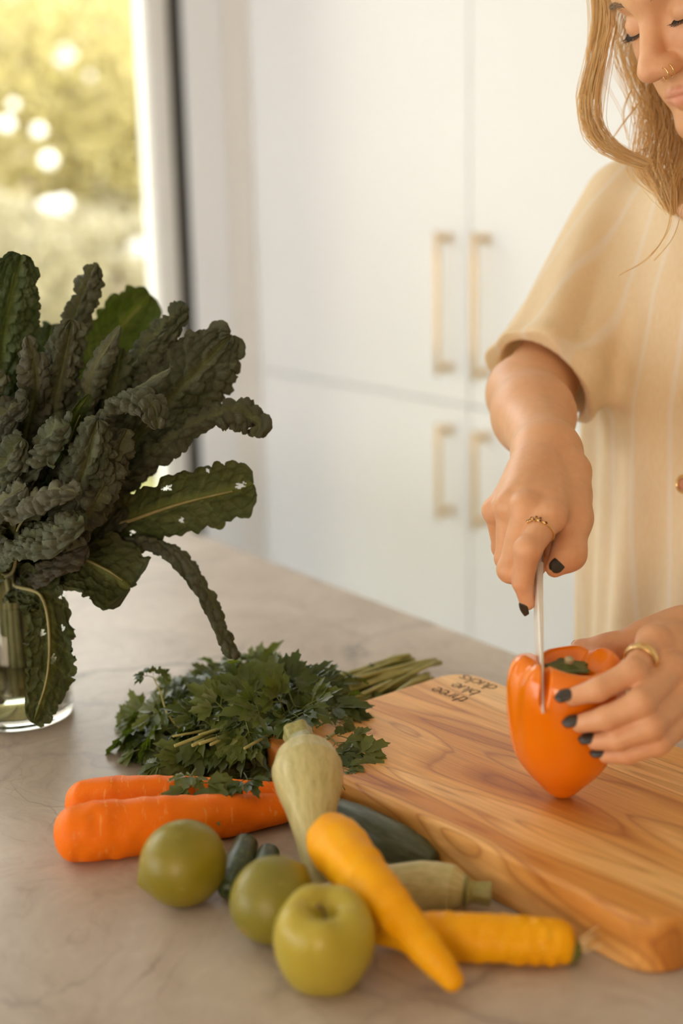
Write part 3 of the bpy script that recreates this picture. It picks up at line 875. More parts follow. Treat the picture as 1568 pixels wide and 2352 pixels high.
# ------------------------------------------------------------------ kale
def kale_mat():
    t = NT('kale_leaf'); tint = t.attr('tint'); ob = t.coord('Object')
    geo = t.add('ShaderNodeNewGeometry')
    under = t.mix(1.0, tint, (1.25, 1.30, 0.95), 'MULTIPLY')
    c = t.mix(geo.outputs['Backfacing'], tint, under)
    c = t.mix(0.5, c, t.ramp(t.noise(ob, 700, 3, 0.7), [(0.35, (0.78, 0.78, 0.78)), (0.65, (1.2, 1.2, 1.2))]), 'MULTIPLY')
    t.P(Base_Color=c, Roughness=0.72); t.b.inputs['Specular IOR Level'].default_value = 0.25
    tr = t.add('ShaderNodeBsdfTranslucent'); t.l.new(t.mix(1.0, c, (1.35, 1.55, 0.5), 'MULTIPLY'), tr.inputs[0])
    mx = t.add('ShaderNodeMixShader'); mx.inputs[0].default_value = 0.12
    t.l.new(t.b.outputs[0], mx.inputs[1]); t.l.new(tr.outputs[0], mx.inputs[2]); t.l.new(mx.outputs[0], t.out.inputs[0])
    return t.m
M_kale = kale_mat()
M_rib = NT('kale_midrib'); M_rib.P(Base_Color=M_rib.ramp(M_rib.noise(M_rib.coord('Object'), 60, 3), [(.3, (.22, .20, .07)), (.7, (.36, .32, .14))]), Roughness=.55); M_rib = M_rib.m
M_stalk = NT('kale_stalk'); M_stalk.P(Base_Color=M_stalk.ramp(M_stalk.noise(M_stalk.coord('Object'), 40, 3), [(.3, (.13, .13, .05)), (.7, (.22, .21, .09))]), Roughness=.55); M_stalk = M_stalk.m
KG = 'kale leaves in the glass vase'
def kale_leaf(ctrl, width, face, label, curl=1.15, cell=0.0102, amp=0.0085, seed=0, tone=(0.052, 0.062, 0.034), start=0.30, rib=0.0016, wav=0.006, tip=0.72, holes=0, ruffle=1.0, flat_amp=None):
    ctrl = np.array(ctrl, float)
    L = np.linalg.norm(np.diff(ctrl, axis=0), axis=1).sum()
    nfull = 160
    path = spline(ctrl, nfull)
    i0 = int(start * nfull)
    bl = path[i0:]; Lb = np.linalg.norm(np.diff(bl, axis=0), axis=1).sum()
    n = max(40, int(Lb / 0.0016)); m = max(30, int(2.3 * width / 0.0016)) | 1
    tt = np.linspace(0, 1, len(bl)); uu = np.linspace(0, 1, n)
    c = np.stack([np.interp(uu, tt, bl[:, k]) for k in range(3)], 1)
    t = np.gradient(c, axis=0); t /= np.linalg.norm(t, axis=1)[:, None]
    fc = nrm(face)
    s = np.cross(t, fc); s /= np.linalg.norm(s, axis=1)[:, None] + 1e-9
    for i in range(1, n):
        if s[i] @ s[i - 1] < 0: s[i] = -s[i]
    nn = np.cross(s, t)
    sd = seed * 7.31
    # half width along the leaf
    w = width / 2 * np.minimum(1, (uu / 0.28 + 0.10)) ** 0.75
    k = uu > tip; w[k] *= np.sqrt(np.maximum(1 - ((uu[k] - tip) / (1 - tip)) ** 2.6, 0.004))
    w = np.maximum(w, 0.002)
    w = w[:, None] * (1 + 0.10 * vnoise(np.stack([uu * 6, uu * 0 + sd, uu * 0], -1))[:, None] * np.ones((1, m)))
    vv = np.linspace(-1, 1, m)[None, :] * np.ones((n, 1)); U = uu[:, None] * np.ones((1, m))
    edge = np.abs(vv) ** 4
    w = w * (1 + edge * 0.16 * vnoise(np.stack([U * Lb / 0.006, np.sign(vv) * 3 + sd, vv * 0], -1)))
    cu = curl * (1 + 0.35 * vnoise(np.stack([U * 3.0, np.sign(vv) * 2 + sd, vv * 0 + 5], -1)))
    a = vv * cu
    X = w / cu * np.sin(a); Yb = -w / cu * (1 - np.cos(a))
    # wavy margins and slow warps
    Yb = Yb + wav * np.abs(vv) ** 2 * vnoise(np.stack([U * Lb / 0.022, np.sign(vv) * 5 + sd, vv * 0 + 2], -1)) * np.minimum(1, w / 0.02) * ruffle
    Yb = Yb + 0.004 * vnoise(np.stack([U * Lb / 0.05 + sd, vv * 1.2, vv * 0 + 9], -1)) * np.minimum(1, w / 0.02)
    pos = c[:, None, :] + X[..., None] * s[:, None, :] + Yb[..., None] * nn[:, None, :]
    # bullate blisters between the veins
    q = np.stack([(U * Lb - np.abs(vv) * width * 0.22) / (cell * 1.15) + sd, vv * width * 0.5 / cell + 40 * (vv > 0) + sd * 1.7], -1)
    d1, d2, cid = worley(q, 0.9)
    dome = np.sqrt(np.clip(1 - (d1 / 0.82) ** 2, 0, 1)); crease = np.clip((d2 - d1) / 0.30, 0, 1)
    q2 = q * 2.3 + 17; e1, e2, _ = worley(q2, 0.9)
    ribd = np.clip(np.abs(vv) * width / 2 / 0.006, 0, 1)
    bl_h = (dome * (0.55 + 0.45 * crease) + 0.22 * np.clip((e2 - e1) / .4, 0, 1)) * (0.6 + 0.8 * cid) * ribd
    gx = np.gradient(pos, axis=0); gy = np.gradient(pos, axis=1)
    nr = np.cross(gy, gx); nr /= np.linalg.norm(nr, axis=2, keepdims=True) + 1e-12
    if (nr.reshape(-1, 3) * nn[:, None, :].repeat(m, 1).reshape(-1, 3)).sum() < 0: nr = -nr
    fade = np.minimum(1, w / 0.010)
    pos = pos + nr * ((bl_h - 0.35) * amp * fade)[..., None]
    # blade colour: waxy bloom with painted highlight on blisters, paler veins, yellowing rib
    tone = np.array(tone)
    bloom_highlight = np.array([0.060, 0.060, 0.046])
    f = np.clip(bl_h * 0.75, 0, 1)[..., None] * (0.55 + 0.45 * vnoise(np.stack([U * 5 + sd, vv * 2, vv * 0], -1)))[..., None]
    colr = tone * (0.80 + 0.35 * cid[..., None]) * (1 - 0.5 * f) + bloom_highlight * f
    vein = np.clip(1 - np.abs(((U * Lb - np.abs(vv) * width * 0.42) / 0.020 + sd) % 1.0 - 0.5) / 0.035, 0, 1) * (np.abs(vv) < 0.8)
    colr = colr + 0.30 * vein[..., None] * np.array([0.16, 0.17, 0.06])
    colr = colr + (1 - ribd)[..., None] * np.array([0.06, 0.06, 0.02])
    brown = np.clip(edge * (vnoise(np.stack([U * 9 + sd, vv * 3, vv * 0 + 4], -1)) - 0.2) * 1.6, 0, 1)[..., None]
    colr = colr * (1 - 0.4 * brown) + brown * 0.4 * np.array([0.075, 0.055, 0.032])
    faces = grid_faces(n, m)
    if holes:
        fc_ = faces; r = np.random.default_rng(seed + 100); keep = np.ones(len(fc_), bool)
        ci = fc_[:, 0] // m; cj = fc_[:, 0] % m
        for _ in range(holes):
            hu, hv, hr = r.uniform(.35, .95), r.uniform(.12, .88), r.uniform(.0014, .0038)
            dd = np.hypot((ci / n - hu) * Lb * r.uniform(.6, 1.2), (cj / m - hv) * width * r.uniform(.8, 1.6)); keep &= dd > hr * (1 + .4 * np.sin(ci * 1.7 + cj))
        faces = faces[keep]
    th = thing('kale_leaf', label, 'kale leaf', ctrl[0], KG)
    # orient faces so that the front is the upper side
    p0, p1, p2 = pos.reshape(-1, 3)[faces[:, 0]], pos.reshape(-1, 3)[faces[:, 1]], pos.reshape(-1, 3)[faces[:, 3]]
    if (np.cross(p1 - p0, p2 - p0) * nr.reshape(-1, 3)[faces[:, 0]]).sum() < 0: faces = faces[:, ::-1].copy()
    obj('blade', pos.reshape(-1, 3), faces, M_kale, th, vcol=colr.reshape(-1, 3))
    # midrib on the underside, and the stalk down into the water
    k = 40; kk = np.linspace(0, n - 1 - n // 12, k).astype(int)
    rp = c[kk] - nn[kk] * (rib * 1.5 + 0.0008 + 0.45 * amp)
    V, F_ = loft(rp, np.linspace(rib * 1.5, rib * 0.35, k), 8, up=fc); obj('midrib', V, F_, M_rib, th)
    st = path[:i0 + 3]
    V, F_ = loft(st, np.linspace(.0042, rib * 1.5, len(st)), 10, up=fc); obj('stalk', V, F_, M_stalk, th)
    return th

def stalk_in(k):
    a = k * 2.399; r = 0.036 * math.sqrt((k % 13 + .5) / 13)
    return VC + np.array([math.cos(a) * r * .8, math.sin(a) * r * .8, .020 + .03 * ((k * 37 % 11) / 11)]), VC + np.array([math.cos(a) * r, math.sin(a) * r, VH + .012])
_kn = [0]
def kale(pts, wpx, face, label, **kw):
    """pts: (x, y, depth) of the leaf above the vase mouth, wpx: width in photo pixels"""
    k = _kn[0]; _kn[0] += 1
    w0, w1 = stalk_in(k)
    pts = [(x, y, 1.27 + (d - 1.27) * .8) for x, y, d in pts]
    ctrl = [w0, w1] + [P(*p) for p in pts]
    L1 = np.linalg.norm(w1 - w0); ctrl = np.array(ctrl)
    tot = np.linalg.norm(np.diff(ctrl, axis=0), axis=1).sum()
    kw.setdefault('start', min(.6, (L1 + kw.pop('bare', 0.03)) / tot))
    d = np.mean([p[2] for p in pts])
    return kale_leaf(ctrl, wpx / (FPX / d), face, label, seed=k + 1, **kw)
UP = UPV; RT = CR
G0 = (0.050, 0.060, 0.032); G1 = (0.062, 0.068, 0.042); G2 = (0.036, 0.060, 0.016); G3 = (0.052, 0.078, 0.014)
# leaves that the photograph shows one by one
kale([(10, 1050, 1.47), (0, 860, 1.42), (18, 720, 1.38), (48, 585, 1.36)], 175, TOC + RT * .35, 'broad crinkled kale leaf rising at the left frame edge, topmost of all', tone=G2, curl=1.0)
kale([(70, 1050, 1.50), (125, 850, 1.47), (168, 715, 1.44), (222, 605, 1.42)], 92, TOC * .8 - RT * .6, 'narrow upright kale leaf with knobbly rolled tip against the window', curl=1.9, tone=G1)
kale([(110, 1100, 1.56), (190, 890, 1.58), (265, 765, 1.60), (345, 675, 1.62)], 150, -TOC * .8 + UP * .3 - RT * .2, 'bright green kale leaf showing its yellow veined underside, lit from behind', tone=G3, curl=.75, amp=.0035, bare=.12)
kale([(110, 1120, 1.50), (230, 930, 1.45), (325, 805, 1.42), (425, 700, 1.41)], 135, TOC * .7 + UP * .5 - RT * .5, 'long blistered kale leaf crossing in front of the dark window strip', curl=1.5, tone=G0)
kale([(130, 1200, 1.48), (250, 1080, 1.43), (380, 930, 1.40), (532, 768, 1.40)], 178, TOC + UP * .1 + RT * .15, 'widest kale leaf, reaching far up to the right with a rounded tip', curl=1.05, tone=G1, bare=.05, tip=.8)
kale([(120, 1150, 1.46), (220, 980, 1.38), (310, 895, 1.33), (392, 845, 1.31)], 52, UP * .8 + TOC * .4, 'thin shrivelled kale leaf tip curling over beside the widest leaf', curl=2.2, tone=G1, amp=.0035, bare=.10)
kale([(90, 1180, 1.42), (180, 1010, 1.33), (280, 915, 1.28), (345, 925, 1.255), (362, 985, 1.25)], 105, UP * .9 + TOC * .45, 'arching kale leaf in the middle bent over at the tip', curl=1.2, tone=G1, bare=.08)
kale([(150, 1230, 1.46), (290, 1085, 1.40), (420, 985, 1.37), (525, 938, 1.36), (588, 962, 1.36), (584, 1003, 1.36)], 78, UP * .8 + TOC * .5, 'long slender kale leaf reaching furthest right with a drooping tip', curl=1.6, tone=G1, bare=.12, tip=.88)
kale([(130, 1240, 1.46), (270, 1200, 1.42), (420, 1150, 1.40), (582, 1112, 1.40)], 142, -TOC * .9 + UP * .35, 'flat kale leaf with a pale midrib and square tip pointing right', tone=(.040, .052, .022), curl=.70, amp=.0045, tip=.95, holes=5, rib=.0022, bare=.06)
kale([(170, 1290, 1.46), (290, 1235, 1.42), (390, 1255, 1.40), (480, 1360, 1.39), (548, 1512, 1.39)], 84, UP * .8 + RT * .7 + TOC * .1, 'kale leaf drooping low on the right in a long thin curve', curl=1.7, tone=G1, bare=.13, amp=.0052, tip=.86)
kale([(110, 1310, 1.45), (170, 1285, 1.41), (240, 1310, 1.39), (300, 1350, 1.385)], 165, -TOC * .85 - UP * .4, 'broad dark kale leaf hanging below the square-tipped one, underside out', tone=(.036, .044, .016), curl=.60, amp=.0052, cell=.0090, bare=.05, tip=.95, holes=2, wav=.009)
kale([(50, 1345, 1.425), (100, 1368, 1.395), (118, 1450, 1.385), (112, 1560, 1.385), (78, 1662, 1.39)], 100, -TOC * .95 + RT * .1, 'kale leaf hanging down over the vase, pale midrib and ragged holes', tone=(.034, .042, .014), curl=.85, amp=.0085, cell=.0088, bare=.02, rib=.0019, holes=9, tip=.75, wav=.010)
kale([(110, 1260, 1.42), (150, 1180, 1.33), (195, 1075, 1.27), (222, 965, 1.25)], 130, TOC * .9 + UP * .3 + RT * .2, 'big knobbly kale leaf in the middle facing the camera', curl=1.5, tone=G0, bare=.05)
kale([(70, 1150, 1.47), (118, 950, 1.40), (145, 840, 1.37), (165, 735, 1.36)], 105, TOC + RT * .2, 'upright greyish kale leaf below the narrow rolled one', curl=1.5, tone=G1)
kale([(110, 1130, 1.46), (180, 960, 1.39), (215, 850, 1.36), (275, 748, 1.35)], 70, TOC * .8 - RT * .5, 'small twisted kale leaf with a jagged tip in front of the green one', curl=1.9, tone=G1, amp=.0045)
kale([(40, 1100, 1.45), (80, 920, 1.37), (82, 840, 1.34), (62, 772, 1.33)], 72, TOC + RT * .3, 'small pale grey kale leaf near the left, curled like a spoon', curl=1.3, tone=(.078, .080, .058))
kale([(30, 1260, 1.42), (40, 1185, 1.30), (105, 1128, 1.24), (178, 1132, 1.225)], 92, UP * .9 + TOC * .5, 'pale curled kale leaf tip nearest the camera on the left', curl=1.3, tone=(.090, .092, .062), bare=.05, ruffle=1.6)
kale([(20, 1300, 1.42), (40, 1245, 1.31), (110, 1222, 1.25), (192, 1205, 1.23)], 150, UP * .8 + TOC * .65, 'wide soft green kale leaf just above the vase rim', curl=1.0, tone=(.070, .080, .042), bare=.04, ruffle=1.5, tip=.8)
kale([(40, 1240, 1.43), (60, 1100, 1.33), (100, 1010, 1.28), (160, 975, 1.26)], 110, UP * .7 + TOC * .7, 'knobbly kale leaf at mid height near the left edge, bent forwards', curl=1.4, tone=G0, bare=.05)
kale([(60, 1200, 1.45), (130, 1060, 1.36), (170, 960, 1.32), (205, 905, 1.31)], 70, -TOC * .5 - RT * .7, 'small folded kale leaf showing a thin crinkled rim in the middle', curl=.9, tone=G2, amp=.0035)
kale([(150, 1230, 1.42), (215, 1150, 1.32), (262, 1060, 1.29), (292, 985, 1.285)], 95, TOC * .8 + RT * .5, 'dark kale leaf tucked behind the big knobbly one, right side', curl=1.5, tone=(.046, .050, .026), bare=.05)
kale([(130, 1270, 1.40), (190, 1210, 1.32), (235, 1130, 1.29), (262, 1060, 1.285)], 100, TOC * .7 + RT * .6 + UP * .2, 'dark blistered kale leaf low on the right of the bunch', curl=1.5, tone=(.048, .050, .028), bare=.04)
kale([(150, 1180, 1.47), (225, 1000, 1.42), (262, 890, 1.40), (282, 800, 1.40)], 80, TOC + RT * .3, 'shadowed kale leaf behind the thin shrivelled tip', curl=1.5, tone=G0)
kale([(0, 1260, 1.42), (-20, 1130, 1.33), (10, 1050, 1.29), (50, 1005, 1.28)], 110, TOC * .8 + UP * .6, 'kale leaf cut by the left frame edge at mid height', curl=1.4, tone=G0, bare=.05)
kale([(-20, 1200, 1.44), (-45, 1050, 1.36), (-10, 960, 1.33), (60, 915, 1.32)], 120, UP * .6 + TOC * .8, 'dark kale leaf at the left frame edge below the pale grey one', curl=1.3, tone=(.044, .048, .030))
kale([(-30, 1150, 1.44), (-60, 980, 1.37), (-30, 900, 1.34), (12, 860, 1.33)], 80, TOC + RT * .3, 'small kale leaf tip just entering at the left frame edge', curl=1.4, tone=G1)
kale([(-10, 1280, 1.42), (-20, 1200, 1.32), (10, 1150, 1.28), (60, 1115, 1.265)], 85, UP * .7 + TOC * .7, 'kale leaf beside the pale curled tip at the left frame edge', curl=1.3, tone=(.060, .064, .040), bare=.05)
kale([(60, 1140, 1.53), (90, 960, 1.54), (100, 850, 1.54), (118, 745, 1.54)], 110, TOC + UP * .2, 'dark kale leaf at the back between the two tall upright ones', curl=1.4, tone=G2)
kale([(40, 1110, 1.50), (30, 930, 1.47), (35, 830, 1.46), (62, 775, 1.46)], 110, TOC + RT * .4, 'dark green kale leaf behind the spoon-shaped one', curl=1.2, tone=G2)
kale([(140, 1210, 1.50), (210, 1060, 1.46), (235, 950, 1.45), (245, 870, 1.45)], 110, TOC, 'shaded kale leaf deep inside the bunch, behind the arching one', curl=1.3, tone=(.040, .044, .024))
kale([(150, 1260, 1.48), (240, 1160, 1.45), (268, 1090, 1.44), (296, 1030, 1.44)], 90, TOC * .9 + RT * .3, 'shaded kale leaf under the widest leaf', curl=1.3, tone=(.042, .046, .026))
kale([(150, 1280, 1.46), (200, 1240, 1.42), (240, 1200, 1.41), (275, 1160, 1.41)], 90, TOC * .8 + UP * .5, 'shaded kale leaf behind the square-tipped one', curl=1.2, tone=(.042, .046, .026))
kale([(80, 1310, 1.44), (110, 1290, 1.38), (150, 1270, 1.35), (200, 1250, 1.34)], 110, UP * .6 + TOC * .8, 'brownish crumpled kale leaf at the vase mouth under the soft green one', curl=1.3, tone=(.058, .052, .034), bare=.02)
kale([(-10, 1180, 1.48), (-40, 950, 1.50), (-50, 800, 1.50), (-40, 700, 1.50)], 140, TOC + RT * .3, 'kale leaf mostly outside the left frame edge behind the topmost one', curl=1.2, tone=G2)
# ------------------------------------------------------------------ parsley bunch
def parsley_mat():
    t = NT('parsley_leaf'); ob = t.coord('Object'); oi = t.add('ShaderNodeObjectInfo')
    c = t.ramp(oi.outputs['Random'], [(0.0, (0.040, 0.062, 0.010)), (0.5, (0.068, 0.094, 0.016)), (1.0, (0.125, 0.150, 0.030))])
    geo = t.add('ShaderNodeNewGeometry')
    c = t.mix(geo.outputs['Backfacing'], c, t.mix(1.0, c, (1.5, 1.45, 1.6), 'MULTIPLY'))
    c = t.mix(0.4, c, t.ramp(t.noise(ob, 90, 3), [(.3, (.7, .7, .7)), (.7, (1.3, 1.3, 1.2))]), 'MULTIPLY')
    t.P(Base_Color=c, Roughness=.40)
    tr = t.add('ShaderNodeBsdfTranslucent'); t.l.new(t.mix(1.0, c, (1.9, 2.2, .5), 'MULTIPLY'), tr.inputs[0])
    mx = t.add('ShaderNodeMixShader'); mx.inputs[0].default_value = .22
    t.l.new(t.b.outputs[0], mx.inputs[1]); t.l.new(tr.outputs[0], mx.inputs[2]); t.l.new(mx.outputs[0], t.out.inputs[0]); return t.m
M_pars = parsley_mat()
M_pstem = NT('parsley_stem'); M_pstem.P(Base_Color=M_pstem.ramp(M_pstem.noise(M_pstem.coord('Object'), 30, 3), [(.3, (.26, .27, .07)), (.7, (.44, .41, .15))]), Roughness=.45); M_pstem = M_pstem.m

def blade_strip(p, ang, L, w, teeth, fold, droop, r):
    """one toothed lobe as a folded strip in the xy plane starting at p, heading ang"""
    n = 2 * teeth + 3; V, F_ = [], []
    d = np.array([math.cos(ang), math.sin(ang), 0]); s = np.array([-d[1], d[0], 0])
    for i in range(n):
        u = i / (n - 1)
        ww = w * (0.20 + 1.05 * math.sin(math.pi * min(1, u * 0.95 + .12)) ** .8) * (1 if i % 2 == 0 else 0.72)
        if i == n - 1: ww = w * .05
        c = p + d * L * u + np.array([0, 0, -droop * u * u * L])
        adv = d * (L * .10 if i % 2 == 0 and i < n - 1 else 0)
        V += [c + s * ww + adv + np.array([0, 0, fold * ww]), c, c - s * ww + adv + np.array([0, 0, fold * ww])]
    for i in range(n - 1):
        a = i * 3; F_ += [(a, a + 1, a + 4, a + 3), (a + 1, a + 2, a + 5, a + 4)]
    return np.array(V), F_
def leaflet(p, ang, size, r):
    parts = []
    for da, k, off in ((0, 1.0, 0), (0.62, .74, .08), (-0.62, .74, .08)):
        a = ang + da + r.normal(0, .06); q = p + np.array([math.cos(ang), math.sin(ang), 0]) * size * off
        parts.append(blade_strip(q, a, size * k * r.uniform(.92, 1.08), size * .21 * k ** .5, 3 if k > .9 else 2, r.uniform(.15, .55), r.uniform(-.1, .55), r))
    return parts
def parsley_leaf_mesh(k):
    r = np.random.default_rng(500 + k); parts = []
    pet = 0.022
    # petiole from origin along +x, then a terminal and two lateral leaflets
    V, F_ = loft(spline([(0, 0, 0), (pet * .5, 0, .0008), (pet, 0, 0)], 5), [.0008, .0007, .0007, .0006, .0005], 5); parts.append((V, F_))
    parts += leaflet(np.array([pet, 0, 0]), r.normal(0, .1), .030 * r.uniform(.9, 1.1), r)
    for sg in (1, -1):
        a = sg * r.uniform(.85, 1.15); q = np.array([pet * .72, 0, 0]); e = q + np.array([math.cos(a), math.sin(a), r.uniform(-.2, .3)]) * .008
        V, F_ = loft(spline([q, e], 3), .0005, 4); parts.append((V, F_))
        parts += leaflet(e, a, .024 * r.uniform(.85, 1.1), r)
    V, F_ = merge(parts)
    # bend the whole leaf
    b = r.uniform(2, 9); V[:, 2] -= b * V[:, 0] ** 2; V[:, 2] += r.uniform(-6, 4) * V[:, 1] ** 2
    return make_mesh('leaf', V, F_, M_pars)
PL = [parsley_leaf_mesh(k) for k in range(10)]
PB = Z(620, 1760, WORK_Z)
pars = thing('parsley_bunch', 'bunch of flat-leaf parsley lying behind the carrots, stems to the right', 'parsley', PB)
def put_leaf(pos, direction, normal, scale, k):
    x = nrm(direction); z = np.asarray(normal, float); z = nrm(z - x * (z @ x)); y = np.cross(z, x)
    o = bpy.data.objects.new('leaf', PL[k % len(PL)]); col.objects.link(o); o.parent = pars
    R3 = np.stack([x, y, z], 1) * scale
    m = Matrix.Identity(4)
    for i in range(3):
        for j in range(3): m[i][j] = R3[i, j]
        m[i][3] = pos[i] - PB[i]
    o.matrix_local = m
    return o
r5 = np.random.default_rng(55)
GX = nrm(Z(960, 1560, WORK_Z) - Z(300, 1720, WORK_Z)); GX[2] = 0; GX = nrm(GX)      # along the bunch, towards the cut stems
GY = np.cross(UPV, GX)
# stems: from the cut ends on the right into the leaves
cut = Z(952, 1553, WORK_Z + .018)
for k in range(34):
    a = cut + GY * r5.normal(0, .015) + UPV * (r5.uniform(-.013, .022)) + GX * r5.normal(.004, .010)
    e = Z(r5.uniform(380, 720), r5.uniform(1640, 1740), WORK_Z + r5.uniform(.012, .05))
    m1 = a * .55 + e * .45 + UPV * r5.uniform(-.004, .010) + GY * r5.normal(0, .008)
    a[2] = max(a[2], WORK_Z + .004); m1[2] = max(m1[2], WORK_Z + .005)
    rr = r5.uniform(.0022, .0042)
    V, F_ = loft(spline([a, a * .75 + m1 * .25 + UPV * .002, m1, e], 18), np.linspace(rr, rr * .5, 18), 8)
    obj('stem', V, F_, M_pstem, pars)
for k, (x, y, z, x2, y2) in enumerate([(850, 1570, .03, 905, 1600), (830, 1590, .03, 880, 1625), (800, 1560, .05, 850, 1535), (860, 1545, .04, 905, 1530), (820, 1610, .025, 860, 1640)]):
    a_, b_ = Z(x, y, WORK_Z + z), Z(x2, y2, WORK_Z + z * .7 + .006); put_leaf(a_, b_ - a_, UPV + TOC * .7, .62, k + 3)
# leaf mass: a low dome
cnt = 0
def dome_pt():
    while True:
        x, y = r5.uniform(300, 800), r5.uniform(1590, 1800)
        cx, cy = 545, 1700; q = ((x - cx) / 255) ** 2 + ((y - cy) / 105) ** 2
        if q < 1: return x, y, math.sqrt(1 - q)
for k in range(205):
    x, y, h = dome_pt()
    hz = .006 + (.026 + .036 * min(1, max(0, (x - 330) / 230))) * h ** .8 * (1.0 if k % 3 else r5.uniform(.2, .9))
    p = Z(x, y + 10, WORK_Z) * 1.0; p[2] = WORK_Z + hz
    out = np.array([p[0] - PB[0], p[1] - PB[1], 0]); out = nrm(out + r5.normal(0, .03, 3))
    d = nrm(-GX * .75 + out * .5 + r5.normal(0, .55, 3) * np.array([1, 1, .55]) + UPV * r5.uniform(-.35, .25))
    n = nrm(UPV * 1.0 + out * (1.1 - h) - CF * .45 + r5.normal(0, .42, 3))
    put_leaf(p - d * .025, d, n, r5.uniform(.75, 1.10), k)
# upper ridge and right-hand tufts
for k, (x, y, z, dx, dy, dz) in enumerate([(560, 1560, .075, -.3, .3, .9), (610, 1545, .078, .1, .3, .9), (660, 1535, .078, .2, .2, .9), (700, 1535, .074, .5, .2, .8), (750, 1545, .066, .9, .1, .4), (500, 1585, .066, -.7, .2, .7), (450, 1610, .056, -.8, .1, .6),
        (640, 1575, .078, -.2, -.3, .7), (720, 1580, .068, .5, -.3, .5), (770, 1590, .055, .8, -.3, .3), (590, 1600, .074, -.4, -.5, .4), (790, 1620, .045, .8, -.5, .2), (680, 1610, .070, .2, -.7, .3)]):
    d = nrm(CR * dx + nrm(np.array([CF[0], CF[1], 0])) * dy + UPV * dz)
    p = Z(x, y + 30, WORK_Z + z); put_leaf(p - d * .02, d, UPV + TOC * .8 + r5.normal(0, .2, 3), 1.0, k)
# the single leaves the photograph shows at the rim
def rim_leaf(base, tip, normal, k, scale=1.0):
    a, b = base, tip; put_leaf(a, b - a, normal, np.linalg.norm(b - a) / .052 * scale, k)
rim_leaf(Z(770, 1730, W + .045), Z(895, 1748, W + .052), UPV * .8 + TOC * .6, 3)                 # over the board
rim_leaf(Z(770, 1760, W + .042), Z(835, 1775, W + .047), UPV + TOC * .4, 5)
rim_leaf(Z(750, 1690, W + .050), Z(815, 1735, W + .051), UPV + TOC * .6, 1)
rim_leaf(Z(745, 1715, W + .048), Z(800, 1770, W + .046), UPV * .8 + TOC * .7, 9)
rim_leaf(Z(760, 1655, W + .052), Z(830, 1668, W + .049), UPV + TOC * .5, 2, .9)
rim_leaf(Z(755, 1740, W + .046), Z(855, 1725, W + .050), UPV + TOC * .4, 8, .9)
rim_leaf(Z(775, 1690, W + .048), Z(850, 1705, W + .052), UPV + TOC * .3, 6)
rim_leaf(Z(430, 1775, W + .044), Z(492, 1838, W + .046), UPV + TOC * .5, 2)                       # over the carrot
rim_leaf(Z(450, 1765, W + .047), Z(410, 1815, W + .048), UPV + TOC * .4, 7, .8)
rim_leaf(Z(560, 1775, W + .046), Z(585, 1822, W + .046), UPV + TOC * .6, 8, .9)
rim_leaf(Z(380, 1760, W + .022), Z(296, 1785, W + .012), UPV + TOC * .4, 1)
rim_leaf(Z(390, 1745, W + .026), Z(310, 1768, W + .018), UPV + TOC * .2, 9)
rim_leaf(Z(380, 1700, W + .020), Z(292, 1735, W + .010), UPV + TOC * .3, 4)
rim_leaf(Z(390, 1690, W + .026), Z(295, 1708, W + .016), UPV + TOC * .2, 0)
rim_leaf(Z(390, 1650, W + .040), Z(300, 1600, W + .052), UPV * .5 + TOC, 6)
rim_leaf(Z(400, 1670, W + .035), Z(325, 1690, W + .020), UPV * .4 + TOC, 3)
rim_leaf(Z(420, 1620, W + .045), Z(385, 1575, W + .058), TOC + UPV * .3, 5)
rim_leaf(Z(450, 1600, W + .050), Z(458, 1548, W + .066), TOC + CR * .3, 8, .8)
# the sprig sticking up at the left end
tw = spline([Z(420, 1680, W + .030), Z(385, 1640, W + .048), Z(368, 1590, W + .064), Z(352, 1556, W + .076)], 14)
V, F_ = loft(tw, np.linspace(.0012, .0007, 14), 7); obj('stem', V, F_, M_pstem, pars)
rim_leaf(tw[-1], Z(288, 1535, W + .084), TOC * .6 + UPV, 2, .75)
rim_leaf(tw[-1], Z(352, 1508, W + .096), TOC + CR * .5, 7, .6)
rim_leaf(tw[-2], Z(402, 1522, W + .090), TOC + UPV * .3, 4, .7)
# ------------------------------------------------------------------ the woman
HM = np.array([[0.4613, 0.7699, -0.441], [-0.8789, 0.4646, -0.1083], [0.1215, 0.4376, 0.8909]])   # head axes: x her left, -y forward, z up
HO = np.array([0.3577, 1.4104, 1.6197])
def H(x, y, z): return HM @ np.array([x, y, z]) + HO
HA = HM.T
SR = P(1445, 478, 1.640); SC = SR - EV * .165; SL = SR - EV * .33
ER = P(1208, 905, 1.500); WR = P(1256, 1042, 1.330)
EL = P(1990, 1330, 1.36); WL = P(1655, 1490, 1.235)
FEET_N = 1.33
woman = thing('person', 'woman in a pale yellow shirt cutting the pepper, eyes lowered, blonde hair', 'person', np.array([SC[0], SC[1], 0]) + NV * (FEET_N - 1.24))

body = Solid()
# --- head
hb = lambda c, r, k=.012, op='+': body.ball(H(*c), r, k, op, HA)
hc = lambda a, b, r1, r2, k=.008, op='+': body.cone(H(*a), H(*b), r1, r2, k, op)
hb((0, .022, .040), (.074, .095, .088), .02)
hb((0, -.022, -.020), (.060, .062, .082), .025)
for s in (-1, 1):
    hb((s * .034, -.052, -.030), (.024, .024, .026), .022)                # cheek
    hc((s * .050, .006, -.070), (s * .014, -.066, -.104), .017, .014, .022)  # jaw
hb((0, -.073, -.104), (.024, .016, .016), .022)                            # chin
hc((-.036, -.067, .024), (0, -.080, .022), .011, .010, .014); hc((.036, -.067, .024), (0, -.080, .022), .011, .010, .014)
hb((0, -.058, .060), (.052, .030, .040), .03)                             # forehead
hb((0, -.066, -.067), (.041, .0185, .026), .018)                           # muzzle
for s in (-1, 1): hb((s * .033, -.093, -.002), (.019, .017, .014), .014, '-')   # sockets
